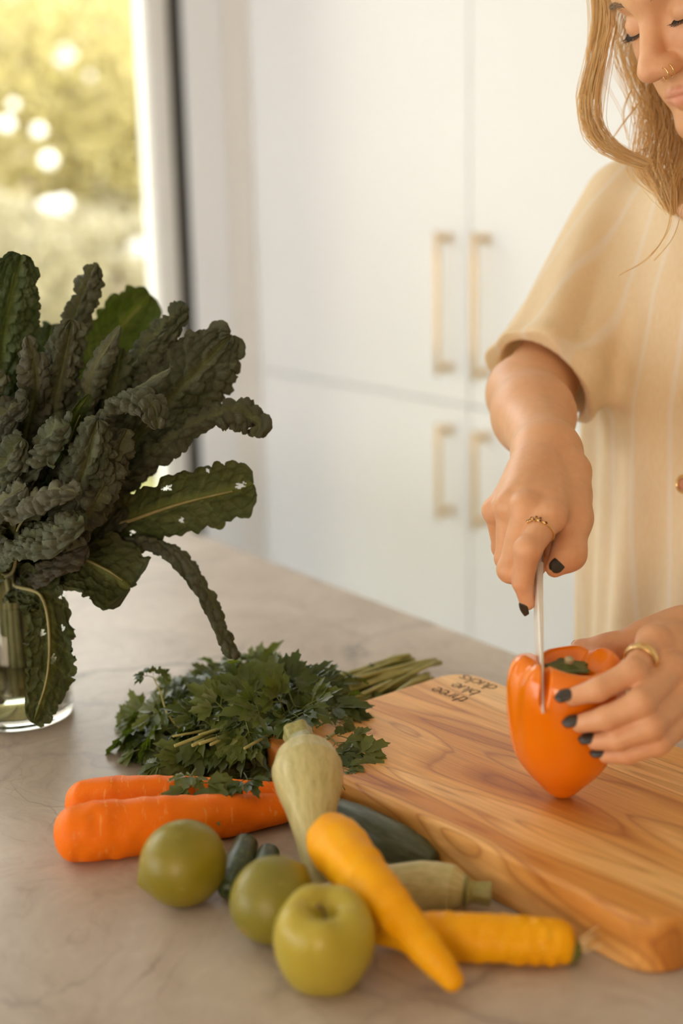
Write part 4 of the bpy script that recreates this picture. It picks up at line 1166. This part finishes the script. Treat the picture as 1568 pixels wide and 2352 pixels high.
for s in (-1, 1): hb((s * .032, -.0670, -.001), (.0155, .0135, .0125), .004)    # lowered lids
hc((0, -.079, .012), (0, -.099, -.028), .0080, .0105, .012)               # nose bridge
hb((0, -.1045, -.0375), (.0128, .0128, .0112), .008)                      # tip
for s in (-1, 1): hb((s * .0128, -.0945, -.0412), (.0086, .0128, .0100), .008)  # wings
for s in (-1, 1): hb((s * .0098, -.0985, -.0502), (.0048, .0086, .0058), .0024, '-')
hc((-.021, -.0800, -.0705), (-.004, -.0865, -.0675), .0026, .0046, .005); hc((.021, -.0800, -.0705), (.004, -.0865, -.0675), .0026, .0046, .005)
hc((-.019, -.0795, -.0730), (0, -.0850, -.0772), .0030, .0058, .005); hc((.019, -.0795, -.0730), (0, -.0850, -.0772), .0030, .0058, .005)
hc((-.022, -.0835, -.0718), (0, -.0915, -.0718), .0007, .0011, .0016, '-'); hc((.022, -.0835, -.0718), (0, -.0915, -.0718), .0007, .0011, .0016, '-')
hc((0, -.0925, -.052), (0, -.0915, -.0600), .0018, .0022, .004, '-')      # philtrum
hc((0, .022, -.050), tuple(HM.T @ (SC + np.array([0, 0, .03]) - HO)), .050, .056, .02)      # neck
# --- trunk under the shirt
body.ball(SC + UPV * -.13, (.155, .095, .19), .03, axes=(EV, NV, UPV))
body.ball(SC + UPV * -.42 + NV * .03, (.135, .095, .22), .03, axes=(EV, NV, UPV))
body.cone(SC - UPV * .015, SR - UPV * .012, .046, .036, .03); body.cone(SC - UPV * .015, SL - UPV * .012, .046, .036, .03)
# --- right arm and the hand on the knife
body.chain([SR - UPV * .006, P(1242, 872, 1.535), ER], [.038, .037, .037], .015)
body.chain([ER, ER * .62 + WR * .38, WR], [.039, .0385, .0270], .02)
body.ball(WR, (.031, .026, .027), .02, axes=(CR, CF, CU))
RH = dict(
    index=[(1264, 1186, 1.232), (1212, 1262, 1.210), (1200, 1336, 1.222), (1211, 1384, 1.232)],
    middle=[(1208, 1166, 1.238), (1172, 1308, 1.236), (1206, 1334, 1.262), (1236, 1300, 1.272)],
    ring=[(1168, 1162, 1.252), (1164, 1282, 1.264), (1196, 1306, 1.290), (1226, 1276, 1.300)],
    pinky=[(1137, 1172, 1.272), (1153, 1258, 1.292), (1182, 1274, 1.314), (1210, 1254, 1.322)],
    thumb=[(1308, 1085, 1.305), (1314, 1190, 1.268), (1306, 1272, 1.248), (1274, 1304, 1.238)])
RR = dict(index=(.0125, .0112, .0090, .0068), middle=(.0120, .0110, .0092, .0078), ring=(.0112, .0103, .0086, .0074), pinky=(.0100, .0088, .0075, .0066), thumb=(.0180, .0168, .0138, .0086))
RHP = {k: [P(*p) for p in v] for k, v in RH.items()}
def hand(points, radii, wrist, side):
    for f in ('index', 'middle', 'ring', 'pinky'):
        p = points[f]; r = radii[f]
        body.cone(wrist * .80 + p[0] * .20, p[0], .0200, r[0] * 1.05, .012)
    mid = (points['middle'][0] + points['ring'][0]) / 2
    body.cone(wrist * .6 + mid * .4, wrist * .2 + mid * .8, .022, .0150, .014)
    body.chain([wrist * .5 + points['thumb'][0] * .5] + points['thumb'], (.020,) + tuple(radii['thumb']), .010)
    body.cone((points['thumb'][0] + points['thumb'][1]) / 2, points['index'][0] * .8 + wrist * .2, .0130, .0110, .016)
    for f in ('index', 'middle', 'ring', 'pinky'):
        p = points[f]; r = radii[f]
        body.ball(p[0], r[0] * 1.12, .006); body.ball(p[1], r[1] * 1.05, .004)
        body.chain(p, r, .0035)
hand(RHP, RR, WR, 1)
body.cone(P(1282, 1190, 1.285), P(1262, 1268, 1.288), .018, .014, .010)      # heel of the palm behind the handle
# --- left arm and the hand round the pepper
body.chain([SL - UPV * .006, EL], [.038, .038], .015); body.chain([EL, EL * .6 + WL * .4, WL], [.041, .038, .027], .02)
LH = dict(
    index=[(1500, 1474, 1.148), (1452, 1545, 1.112), (1374, 1584, 1.106), (1314, 1601, 1.113)],
    middle=[(1540, 1540, 1.134), (1470, 1615, 1.095), (1392, 1650, 1.099), (1332, 1662, 1.112)],
    ring=[(1566, 1598, 1.132), (1494, 1668, 1.096), (1420, 1698, 1.102), (1368, 1703, 1.115)],
    pinky=[(1584, 1645, 1.134), (1512, 1706, 1.104), (1442, 1732, 1.112), (1392, 1735, 1.123)],
    thumb=[(1570, 1444, 1.222), (1478, 1466, 1.222), (1398, 1488, 1.232), (1330, 1488, 1.245)])
LR = dict(index=(.0120, .0106, .0092, .0072), middle=(.0120, .0108, .0094, .0074), ring=(.0114, .0102, .0088, .0070), pinky=(.0100, .0090, .0078, .0064), thumb=(.0180, .0135, .0110, .0078))
LHP = {k: [P(*p) for p in v] for k, v in LH.items()}
hand(LHP, LR, WL, -1)
BV, BF = body.mesh((.02, .95, .62), (1.02, 1.98, 1.80), .0017)
# skin colour: redder lips, knuckles and nose, all in the skin itself
def skin_tint(V):
    base = np.array([0.70, 0.38, 0.205]); c = np.tile(base, (len(V), 1))
    def blend(center, r, colr, amt):
        d = np.linalg.norm(V - center, axis=1); w = np.clip(1 - d / r, 0, 1) ** 1.2 * amt
        c[:] = c * (1 - w[:, None]) + np.array(colr) * w[:, None]
    for pts in (RHP, LHP):
        for f in pts:
            for p in pts[f][:3]: blend(p, .022, (0.73, 0.32, 0.165), .45)
            blend(pts[f][3], .016, (0.73, 0.31, 0.165), .5)
    blend(H(0, -.108, -.038), .03, (0.70, 0.35, 0.21), .5)
    for s in (-1, 1): blend(H(s * .036, -.07, -.03), .035, (0.72, 0.37, 0.23), .4)
    l = (V - HO) @ HM
    lip = np.clip(1 - (np.abs(l[:, 2] + .0715 + .08 * np.abs(l[:, 0])) / .0105) ** 4, 0, 1) * np.clip(1 - (np.abs(l[:, 0]) / .0235) ** 4, 0, 1) * (l[:, 1] < -.078)
    lip = lip * np.clip((-l[:, 1] - .0785) / .004, 0, 1)
    c[:] = c * (1 - .75 * lip[:, None]) + np.array([0.66, 0.27, 0.19]) * .75 * lip[:, None]
    for s in (-1, 1):                                   # darker lid colour and brow tone
        blend(H(s * .034, -.080, .006), .013, (0.60, 0.33, 0.20), .35)
    return c
ts = NT('skin'); tint = ts.attr('tint'); ob = ts.coord('Object')
ts.P(Base_Color=ts.mix(.35, tint, ts.ramp(ts.noise(ob, 120, 4), [(.3, (.86, .82, .80)), (.7, (1.1, 1.1, 1.1))]), 'MULTIPLY'), Roughness=.48, Subsurface_Weight=.18, Subsurface_Scale=.008)
ts.b.inputs['Subsurface Radius'].default_value = (1, .38, .18); ts.bump(ts.noise(ob, 900, 3, .7), .10, .0004)
obj('body', BV, BF, ts.m, woman, vcol=skin_tint(BV))

# --- nails
M_nail = plain('dark_nail_polish', (0.030, 0.021, 0.014), 0.34)
def nail(c, along, normal, L, Wd, label=None):
    a = nrm(along); n = np.asarray(normal, float); n = nrm(n - a * (n @ a)); s = np.cross(n, a); N1, N2 = 12, 14; V = []
    for i in range(N1):
        u = -1 + 2 * i / (N1 - 1); ww = (1 - max(0, u) ** 3.0 * .62) * (1 - max(0, -u) ** 4 * .35)
        for j in range(N2):
            v = -1 + 2 * j / (N2 - 1); V.append(c + a * L / 2 * u * (1 - .10 * v * v) + s * Wd / 2 * ww * v + n * (.0016 * (1 - v * v) - .0012 * max(0, u) ** 2 - .0004))
    V = np.array(V); T = V - n * .0014
    F1 = grid_faces(N1, N2).tolist(); k = len(V)
    F2 = [[i + k for i in f[::-1]] for f in F1]; bd = [i * N2 for i in range(N1)] + [(N1 - 1) * N2 + j for j in range(1, N2)] + [i * N2 + N2 - 1 for i in range(N1 - 2, -1, -1)] + [j for j in range(N2 - 2, 0, -1)]
    F3 = [[bd[i], bd[(i + 1) % len(bd)], bd[(i + 1) % len(bd)] + k, bd[i] + k] for i in range(len(bd))]
    return obj('nail', np.vstack([V, T]), F1 + F2 + F3, M_nail, woman)
def tip_nail(pts, r, normal, f, L=.0125, Wd=.0112, fwd=.0035):
    p = pts[f]; d = nrm(p[3] - p[2]); n = np.asarray(normal, float); n = nrm(n - d * (n @ d))
    nail(p[3] + n * (r[f][3] * .96) + d * fwd, d, n, L, Wd)
tip_nail(RHP, RR, -CR * .8 + TOC * .55 - CU * .3, 'index', .0140, .0100)
tip_nail(RHP, RR, TOC * .9 + CU * .1 - CR * .1, 'thumb', .0145, .0125, .002)
for f in ('index', 'middle', 'ring', 'pinky'): tip_nail(LHP, LR, TOC * .75 + CU * .55, f, .0145 if f != 'pinky' else .0130, .0106 if f != 'pinky' else .0090, .0055)
tip_nail(LHP, LR, CF + CU * .15, 'thumb')
for f in ('middle', 'ring', 'pinky'): tip_nail(RHP, RR, CF * .8 - CU * .3, f)

# --- trousers, shoes: behind the island
leg = Solid(); HIP = np.array([SC[0], SC[1], 0]) + NV * (FEET_N - 1.24)
leg.ball(HIP - NV * .03 + UPV * .86, (.165, .125, .13), .03, axes=(EV, NV, UPV))
for s in (-1, 1): leg.chain([HIP + EV * .085 * s - NV * .02 + UPV * .82, HIP + EV * .09 * s + UPV * .48, HIP + EV * .095 * s + NV * .02 + UPV * .07], [.09, .065, .055], .03)
v, f = leg.mesh(HIP - np.array([.35, .35, 0]), HIP + np.array([.35, .35, 1.1]), .008)
obj('trousers', v, f, plain('linen_trousers', (.35, .30, .25), .8), woman)
for s in (-1, 1):
    sh = Solid(); q = HIP + EV * .095 * s
    sh.ball(q - NV * .05 + UPV * .030, (.042, .115, .030), .02, axes=(EV, NV, UPV)).ball(q + NV * .02 + UPV * .055, (.040, .055, .050), .03, axes=(EV, NV, UPV))
    v, f = sh.mesh(q - np.array([.2, .2, .03]), q + np.array([.2, .2, .14]), .006); v[:, 2] = np.maximum(v[:, 2], .001)
    obj('shoe', v, f, plain('shoe_leather', (.25, .18, .12), .5), woman)

# --- shirt
shirt = Solid()
CFc = P(1242, 880, 1.535)                                   # middle of the cuff opening
SAX = nrm(CFc - SR)
def torso_sd(q):
    r = q - SC; e = r @ EV; n = r @ NV; z = r[:, 2]
    zz = np.clip(-z, -.05, .75)
    a = np.interp(zz, [-.05, .0, .06, .16, .4, .75], [.10, .160, .180, .186, .190, .198]); b = np.interp(zz, [-.05, 0, .08, .2, .4, .75], [.055, .075, .105, .125, .130, .130])
    n0 = np.interp(zz, [0, .2, .75], [0, -.005, .01])
    k = np.sqrt((e / a) ** 2 + ((n - n0) / b) ** 2) + 1e-6
    g = np.sqrt((e / (a * a)) ** 2 + ((n - n0) / (b * b)) ** 2) + 1e-6
    d = k * (k - 1) / g * 1.0
    ang = np.arctan2((n - n0) / b, e / a)
    amp = np.interp(zz, [0, .1, .4, .75], [.0015, .0045, .0090, .0120])
    d = d - amp * (np.sin(ang * 9 + 1.2 * np.sin(zz * 7) + .6) * .6 + np.sin(ang * 17 + 2 * np.sin(zz * 5 + 1)) * .4)
    return np.maximum(d, np.maximum(z - .045, -z - .66))
shirt.fn(torso_sd, .03)
def sleeve(S, C, ax, cut_n, r0, r1, ph):
    def outer(q):
        t = np.clip((q - S) @ ax / np.linalg.norm(C - S), -.3, 1.3)
        d = _rcone(q, S, C + ax * .04, r0, r1)
        w = q - S; u = nrm(np.cross(ax, UPV)); vv = np.cross(ax, u); an = np.arctan2(w @ vv, w @ u)
        d = d - (.0045 * np.sin(an * 4 + ph + 2.5 * t) + .003 * np.sin(an * 7 + 3 * t)) * np.clip(t * 1.4, .15, 1) - .006 * np.exp(-((t - .93) / .05) ** 2)
        return np.maximum(d, (q - C) @ cut_n)
    return outer
cn = nrm(SAX - CR * .34 - CF * .18)
shirt.fn(sleeve(SR, CFc, SAX, cn, .056, .0625, .3), .035)
CLc = SL + (EL - SL) * .88; LAX = nrm(EL - SL)
shirt.fn(sleeve(SL, CLc, LAX, LAX, .074, .064, 1.1), .035)
for S, C, ax in ((SR, CFc, SAX), (SL, CLc, LAX)):
    shirt.cone(C - ax * .10, C + ax * .08, .0480, .0575, .004, '-')
shirt.cone(SC + UPV * .02 - NV * .02, SC + UPV * .16 - NV * .06, .062, .075, .01, '-')
SV, SF = shirt.mesh((.02, 1.00, .74), (1.02, 1.98, 1.60), .0028)
tf = NT('yellow_linen'); ang = -math.atan2(EV[1], EV[0]); ob = tf.coord('Object', rot=(0, 0, ang))
sep = tf.add('ShaderNodeSeparateXYZ'); tf.l.new(ob, sep.inputs[0])
wob = tf.noise(tf.coord('Object', scale=(1, 1, .5)), 4, 2)
sx = tf.math('ADD', tf.math('MULTIPLY', sep.outputs[0], 24.0), tf.math('MULTIPLY', wob, 0.9))
stripe = tf.ramp(tf.math('PINGPONG', sx, 0.5), [(0.0, (1, 1, 1)), (0.045, (1, 1, 1)), (0.10, (0, 0, 0))])
weave = tf.noise(tf.coord('Object', scale=(1, 1, .25)), 350, 3)
yel = tf.ramp(weave, [(.3, (.89, .71, .45)), (.7, (.94, .79, .55))])
tf.P(Base_Color=tf.mix(tf.math('MULTIPLY', stripe, .5), yel, (.95, .91, .84)), Roughness=.75); tf.b.inputs['Sheen Weight'].default_value = .15
trn = tf.add('ShaderNodeBsdfTranslucent'); trn.inputs[0].default_value = (.92, .68, .30, 1); mx = tf.add('ShaderNodeMixShader'); mx.inputs[0].default_value = .18
tf.l.new(tf.b.outputs[0], mx.inputs[1]); tf.l.new(trn.outputs[0], mx.inputs[2]); tf.l.new(mx.outputs[0], tf.out.inputs[0])
obj('shirt', SV, SF, tf.m, woman)

# --- hair
r6 = np.random.default_rng(66)
HV, HF, hk = [], [], 0
def strand(pts, r0, r1, n=22):
    global hk
    V, F_ = loft(spline(pts, n), np.linspace(r0, r1, n), 4, caps=False); HV.append(V); HF.extend([(a + hk, b + hk, c + hk, d + hk) for a, b, c, d in F_]); hk += len(V)
def lock(guide, rad, count, r0=.00050, clump=.6, curlA=.002):
    g = np.array(guide, float); m = len(g); rad = np.interp(np.linspace(0, 1, m), np.linspace(0, 1, len(rad)), rad)
    for k in range(count):
        o = r6.normal(0, .5, 3); ph = r6.uniform(0, 6.28)
        pts = [g[i] + (o * rad[i] * (1 - clump * .0) + r6.normal(0, .06, 3) * rad[i]) + curlA * np.array([math.sin(ph + i * 1.3), math.cos(ph + i * 1.1), 0]) for i in range(m)]
        strand(pts, r0, r0 * .45)
Q = lambda *a: P(*a)
# far side lock: falls beside the face, swings in below the chin
lock([H(-.066, -.045, .085), Q(1378, 30, 1.385), Q(1366, 140, 1.375), Q(1346, 235, 1.370), Q(1362, 308, 1.365), Q(1410, 348, 1.36), Q(1478, 378, 1.355)], [.010, .0085, .0085, .008, .007, .006, .004], 130)
lock([H(-.060, -.06, .088), Q(1398, 20, 1.365), Q(1388, 120, 1.365), Q(1372, 220, 1.36), Q(1378, 290, 1.36), Q(1420, 340, 1.355), Q(1490, 372, 1.35)], [.006, .005, .005, .005, .004, .004, .003], 50)
# loose hair behind the face
lock([H(-.070, .00, .05), Q(1425, 60, 1.415), Q(1440, 150, 1.415), Q(1475, 235, 1.41), Q(1490, 300, 1.40), Q(1500, 360, 1.39)], [.016, .018, .017, .016, .014, .010], 50, .00042)
lock([H(-.066, .03, .03), Q(1450, 110, 1.43), Q(1490, 220, 1.425), Q(1480, 320, 1.41), Q(1470, 390, 1.39), Q(1510, 440, 1.38)], [.015, .016, .014, .013, .011, .006], 50, .00045)
lock([H(-.060, .02, -.02), Q(1500, 200, 1.42), Q(1515, 300, 1.41), Q(1500, 380, 1.39), Q(1525, 440, 1.37), Q(1545, 490, 1.36)], [.014, .014, .014, .013, .010, .004], 100)
lock([H(-.055, .03, -.03), Q(1530, 260, 1.42), Q(1545, 340, 1.40), Q(1530, 410, 1.38), Q(1522, 450, 1.37), Q(1535, 480, 1.37)], [.014, .015, .014, .011, .008, .004], 90)
lock([H(-.02, .07, -.03), Q(1590, 260, 1.43), Q(1580, 350, 1.41), Q(1565, 420, 1.39), Q(1550, 470, 1.385)], [.02, .018, .016, .012, .005], 150)
lock([H(.05, .05, -.02), Q(1680, 260, 1.33), Q(1650, 350, 1.34), Q(1625, 430, 1.35), Q(1600, 500, 1.36)], [.02, .02, .018, .014, .006], 150)
lock([H(.068, .0, .05), Q(1690, 100, 1.25), Q(1700, 240, 1.26), Q(1690, 360, 1.28), Q(1660, 460, 1.31)], [.014, .018, .018, .014, .006], 140)
# thin stray curls
for g in ([(1490, 330, 1.37), (1455, 362, 1.365), (1443, 385, 1.362), (1446, 405, 1.36), (1458, 418, 1.36)], [(1540, 430, 1.36), (1535, 520, 1.355), (1490, 590, 1.35), (1420, 632, 1.35)], [(1568, 470, 1.36), (1545, 545, 1.355), (1500, 600, 1.35)],
          [(1470, 230, 1.40), (1425, 290, 1.40), (1405, 320, 1.40)], [(1452, 200, 1.40), (1432, 260, 1.40), (1440, 320, 1.40)]):
    for k in range(3): strand([Q(*p) + r6.normal(0, .0006, 3) for p in g], .0004, .0002, 26)
# hair over the skull
cap = Solid(); cap.ball(H(0, .030, .048), (.082, .098, .092), .01, axes=HA); cap.ball(H(0, .055, -.02), (.070, .060, .075), .03, axes=HA)
cap.cone(H(0, -.115, -.10), H(0, -.098, .055), .085, .070, .02, '-')
v, f = cap.mesh(HO - .22, HO + .22, .004); HV.append(v); HF.extend([tuple(int(i) + hk for i in q) for q in f]); hk += len(v)
th_ = NT('blonde_hair'); ob = th_.coord('Object', scale=(1, 1, .15))
th_.P(Base_Color=th_.ramp(th_.noise(ob, 160, 3), [(.3, (.82, .54, .25)), (.5, (.93, .70, .40)), (.7, (.97, .82, .56))]), Roughness=.45)
trn = th_.add('ShaderNodeBsdfTranslucent'); trn.inputs[0].default_value = (.98, .82, .52, 1); mx = th_.add('ShaderNodeMixShader'); mx.inputs[0].default_value = .55
th_.l.new(th_.b.outputs[0], mx.inputs[1]); th_.l.new(trn.outputs[0], mx.inputs[2]); th_.l.new(mx.outputs[0], th_.out.inputs[0])
obj('hair', np.vstack(HV), HF, th_.m, woman)
# --- brows and lashes
M_lash = plain('dark_lash', (0.03, 0.02, 0.015), .6); M_brow = plain('brow_hair', (0.23, 0.15, 0.09), .7)
def hairs(name, rows, m, r0):
    V, F_ = merge([loft(spline(p, 6), np.linspace(r0, r0 * .3, 6), 4, caps=False) for p in rows]); return obj(name, V, F_, m, woman)
for s in (-1, 1):
    rows = []
    for u in np.linspace(-1, 1, 34):
        x = s * (.032 + .0135 * u); y = -.0800 + .0050 * u * u * 1.2; z = -.0078 + .0030 * u * u
        a = np.array([x, y, z]); d = np.array([s * (.0032 * u + .0012 * (u > 0)), -.0062, -.0030 - .0006 * abs(u)]) * r6.uniform(.8, 1.15)
        rows.append([H(*a), H(*(a + d * .55 + np.array([0, 0, -.0012]))), H(*(a + d + np.array([0, 0, .0004])))])
    hairs('eyelashes', rows, M_lash, .00034)
    rows = []
    for u in np.linspace(0, 1, 90):
        x = s * (.014 + .040 * u); z = .0215 + .008 * math.sin(u * 2.2) - .006 * u; y = -.0905 + .020 * u ** 2.2 + .002 * (1 - u)
        a = np.array([x, y, z + r6.normal(0, .0022 * (1 - .6 * u))]); d = np.array([s * .0065, .0012, .0018 * (1 - 2 * u)])
        rows.append([H(*a), H(*(a + d * .5 + np.array([0, -.0006, 0]))), H(*(a + d))])
    hairs('eyebrow', rows, M_brow, .00032)

# ------------------------------------------------------------------ jewellery
M_gold = plain('polished_gold', (0.83, 0.58, 0.26), .22, 1.0)
def ring_mesh(c, axis, R_, r, n=48, m=12, width=None):
    ax = nrm(axis); s = nrm(np.cross(ax, [.3, .5, 1])); q = np.cross(ax, s); V = []
    for i in range(n):
        a = 2 * np.pi * i / n; o = math.cos(a) * s + math.sin(a) * q
        for j in range(m):
            b = 2 * np.pi * j / m; V.append(c + o * (R_ + r * math.cos(b)) + ax * (width / 2 if width else r) * math.sin(b))
    return np.array(V), [(i * m + j, ((i + 1) % n) * m + j, ((i + 1) % n) * m + (j + 1) % m, i * m + (j + 1) % m) for i in range(n) for j in range(m)]
# red-stone ring on the right forefinger
p0, p1 = RHP['index'][0], RHP['index'][1]; ax = nrm(p1 - p0); rc = p0 * .56 + p1 * .44
t = thing('finger_ring', 'thin gold ring set with small dark red stones on the knife hand', 'ring', rc)
RG = .0126
v, f = ring_mesh(rc, ax, RG, .0009); obj('band', v, f, M_gold, t)
topd = nrm((CU * .72 + TOC * .55 - CR * .42)); topd = nrm(topd - ax * (topd @ ax)); sdd = np.cross(ax, topd)
M_stone = plain('dark_red_stone', (0.10, 0.012, 0.012), .12)
for k, (a, b) in enumerate([(-.75, 0), (-.38, .0010), (-.30, -.0016), (0, -.0020), (.02, .0018), (.36, -.0014), (.40, .0012), (.75, 0)]):
    d = nrm(topd * math.cos(a) + sdd * math.sin(a)); c = rc + d * (RG + .0009) + ax * b
    v, f = lathe([(.0002, -.0012), (.0012, -.0008), (.0016, .0001), (.0012, .0008)], 12, c, d); g = obj('setting', v, f, M_gold, t)
    v, f = lathe([(.0012, .0006), (.0011, .0010), (.0007, .0014), (.0001, .0015)], 10, c, d); obj('stone', v, f, M_stone, g)
# wide band on the left forefinger
p0, p1 = LHP['index'][0], LHP['index'][1]; ax = nrm(p1 - p0); rc = p0 * .42 + p1 * .58
v, f = ring_mesh(rc, ax, .0131, .0013, width=.0080); tag(obj('finger_ring', v, f, M_gold, at_base=True), 'wide plain gold band on the hand holding the pepper', 'ring')
# two hoops through the nostril
for k, off in enumerate((-.0022, .0016)):
    c = H(.0186 - off * .3, -.1040 - off * 1.6, -.0440); ax = nrm(HM @ np.array([-.25, -.95, .1]))
    v, f = ring_mesh(c, ax, .0056, .0006, 36, 8); tag(obj('nose_ring', v, f, M_gold, at_base=True), ('fine gold nose hoop, the one nearer the nose tip', 'fine gold nose hoop, the one nearer the cheek')[k], 'nose ring', 'nose hoops')
# trinket at the right frame edge
_q = SV - CAM; _d = _q @ CF; _x = 784 + FPX * (_q @ CR) / _d; _y = 1176 - FPX * (_q @ CU) / _d
_k = (np.abs(_x - 1568) < 14) & (np.abs(_y - 1112) < 14)
c = P(1568, 1112, float(_d[_k].min()) - .0035)                 # resting on the shirt front
t = thing('pendant', 'small round gold pendant with a pinkish stone on the yellow shirt front', 'pendant', c)
v, f = ring_mesh(c, TOC + CR * .6, .0085, .0013); obj('hoop', v, f, M_gold, t)
v, f = lathe([(.0005, -.003), (.0055, -.002), (.0068, 0), (.0050, .0022), (.0005, .003)], 16, c, nrm(TOC + CR * .6)); obj('stone', v, f, plain('pink_stone', (.62, .30, .22), .2), t)
# ------------------------------------------------------------------ the garden beyond the glass
tl = NT('lawn'); tl.P(Base_Color=tl.ramp(tl.noise(tl.coord('Object'), 3, 5), [(.3, (.20, .21, .06)), (.7, (.36, .33, .13))]), Roughness=.9)
v, f = room_box(E_WIN + .16, 26, -16, 14, -.16, -.10)
structure('lawn', [(v, f)], tl.m)
tw_ = NT('garden_wall_render'); tw_.P(Base_Color=tw_.ramp(tw_.noise(tw_.coord('Object'), 2.5, 5), [(.3, (.36, .28, .20)), (.7, (.48, .39, .30))]), Roughness=.9)
v, f = room_box(12.2, 12.4, -15, 13, -.1, 4.2)
gw = thing('garden_wall', 'blurred tan rendered wall at the back of the garden', 'wall', EN(12.3, 0, -.1)); obj('wall_face', v, f, tw_.m, gw, smooth=False)
v, f = room_box(12.15, 12.45, -15, 13, 4.2, 4.3); obj('coping', v, f, tw_.m, gw, smooth=False)
def foliage_mat(name, a, b):
    t = NT(name); c = t.ramp(t.noise(t.coord('Object'), 3.2, 4, .7), [(.3, a), (.7, b)]); t.P(Base_Color=c, Roughness=.45)
    tr = t.add('ShaderNodeBsdfTranslucent'); t.l.new(c, tr.inputs[0]); mx = t.add('ShaderNodeMixShader'); mx.inputs[0].default_value = .35
    t.l.new(t.b.outputs[0], mx.inputs[1]); t.l.new(tr.outputs[0], mx.inputs[2]); t.l.new(mx.outputs[0], t.out.inputs[0]); return t.m
M_bark = plain('bark', (.16, .11, .07), .9); M_glint = plain('glint_white', (.92, .88, .82), .5)
r7 = np.random.default_rng(77)
def shrub(c, rad, n, m, label, name='shrub', leaf=.05, glints=()):
    c = np.asarray(c, float); base = np.array([c[0], c[1], -.10])
    t = thing(name, label, 'shrub', base, 'shrubs in the garden')
    d = r7.normal(size=(n, 3)); d /= np.linalg.norm(d, axis=1)[:, None]; r = r7.uniform(.25, 1, n) ** .5
    r = r * (1 + .25 * vnoise(d * 2.2 + c))
    p = c + d * r[:, None] * np.asarray(rad)
    p[:, 2] = np.maximum(p[:, 2], 0)
    a = r7.normal(size=(n, 3)); a /= np.linalg.norm(a, axis=1)[:, None]; b = np.cross(a, r7.normal(size=(n, 3))); b /= np.linalg.norm(b, axis=1)[:, None]
    L = leaf * r7.uniform(.6, 1.3, n)[:, None]
    V = np.stack([p - a * L, p + b * L * .38, p + a * L, p - b * L * .38], 1).reshape(-1, 3)
    o = obj('foliage', V, np.arange(4 * n).reshape(n, 4), m, t, smooth=False, kind='stuff')
    for k in range(5):
        e = c + np.array([r7.normal(0, .5) * rad[0], r7.normal(0, .5) * rad[1], rad[2] * r7.uniform(-.2, .6)])
        v, f = loft(spline([base + r7.normal(0, .03, 3) * [1, 1, 0], (base + e) / 2 + r7.normal(0, .05, 3), e], 8), np.linspace(.03, .008, 8), 7); obj('stem', v, f, M_bark, t)
    for q, s in glints:  # pale petal-shaped blobs added to stand for bright glints in the foliage
        parts = []
        for k in range(5):
            an = k * 2 * math.pi / 5; dd = CR * math.cos(an) + CU * math.sin(an)
            parts.append(lathe([(.001, -.2 * s), (.55 * s, -.1 * s), (.6 * s, .1 * s), (.001, .25 * s)], 8, q + dd * s * .62, nrm(TOC + dd * .5)))
        v, f = merge(parts); obj('glint_blob', v, f, M_glint, t)
    return t
MY = foliage_mat('golden_foliage', (.34, .28, .09), (.50, .42, .17)); MG = foliage_mat('olive_foliage', (.30, .26, .15), (.44, .38, .24)); MT = foliage_mat('pinkish_foliage', (.34, .24, .16), (.46, .35, .24))
shrub(P(40, 300, 7.6), (1.0, .8, .75), 4200, MY, 'golden-leaved shrub, blurred, at the left frame edge outside the window', glints=[(P(112, 482, 6.75), .05), (P(142, 474, 6.75), .045), (P(15, 285, 6.7), .03), (P(110, 368, 6.75), .035), (P(88, 300, 6.75), .028), (P(30, 240, 6.7), .02)])
shrub(P(215, 230, 8.4), (.55, .6, .9), 3000, MY, 'golden-leaved shrub, blurred, in the middle of the window', glints=[(P(145, 132, 7.35), .058), (P(270, 305, 7.4), .045), (P(224, 425, 7.4), .048), (P(343, 228, 7.5), .040), (P(205, 175, 7.4), .022)])
shrub(P(340, 260, 9.4), (.6, .6, .9), 2400, MT, 'pinkish-brown shrub, blurred, beside the white door frame')
shrub(P(330, 420, 7.4), (.42, .4, .45), 1900, MY, 'low golden shrub, blurred, close to the white door frame', glints=[(P(312, 572, 6.8), .045), (P(268, 592, 6.8), .03)])
shrub(P(190, 640, 7.0), (.8, .6, .42), 2600, MG, 'low olive-green shrub, blurred, behind the kale tips')
shrub(P(-60, 650, 6.2), (.6, .5, .4), 1600, MG, 'olive-green shrub, blurred, low at the left frame edge')
shrub(P(60, 60, 10.2), (.9, .7, .7), 2400, MG, 'olive-green shrub, blurred, high up before the tan wall')
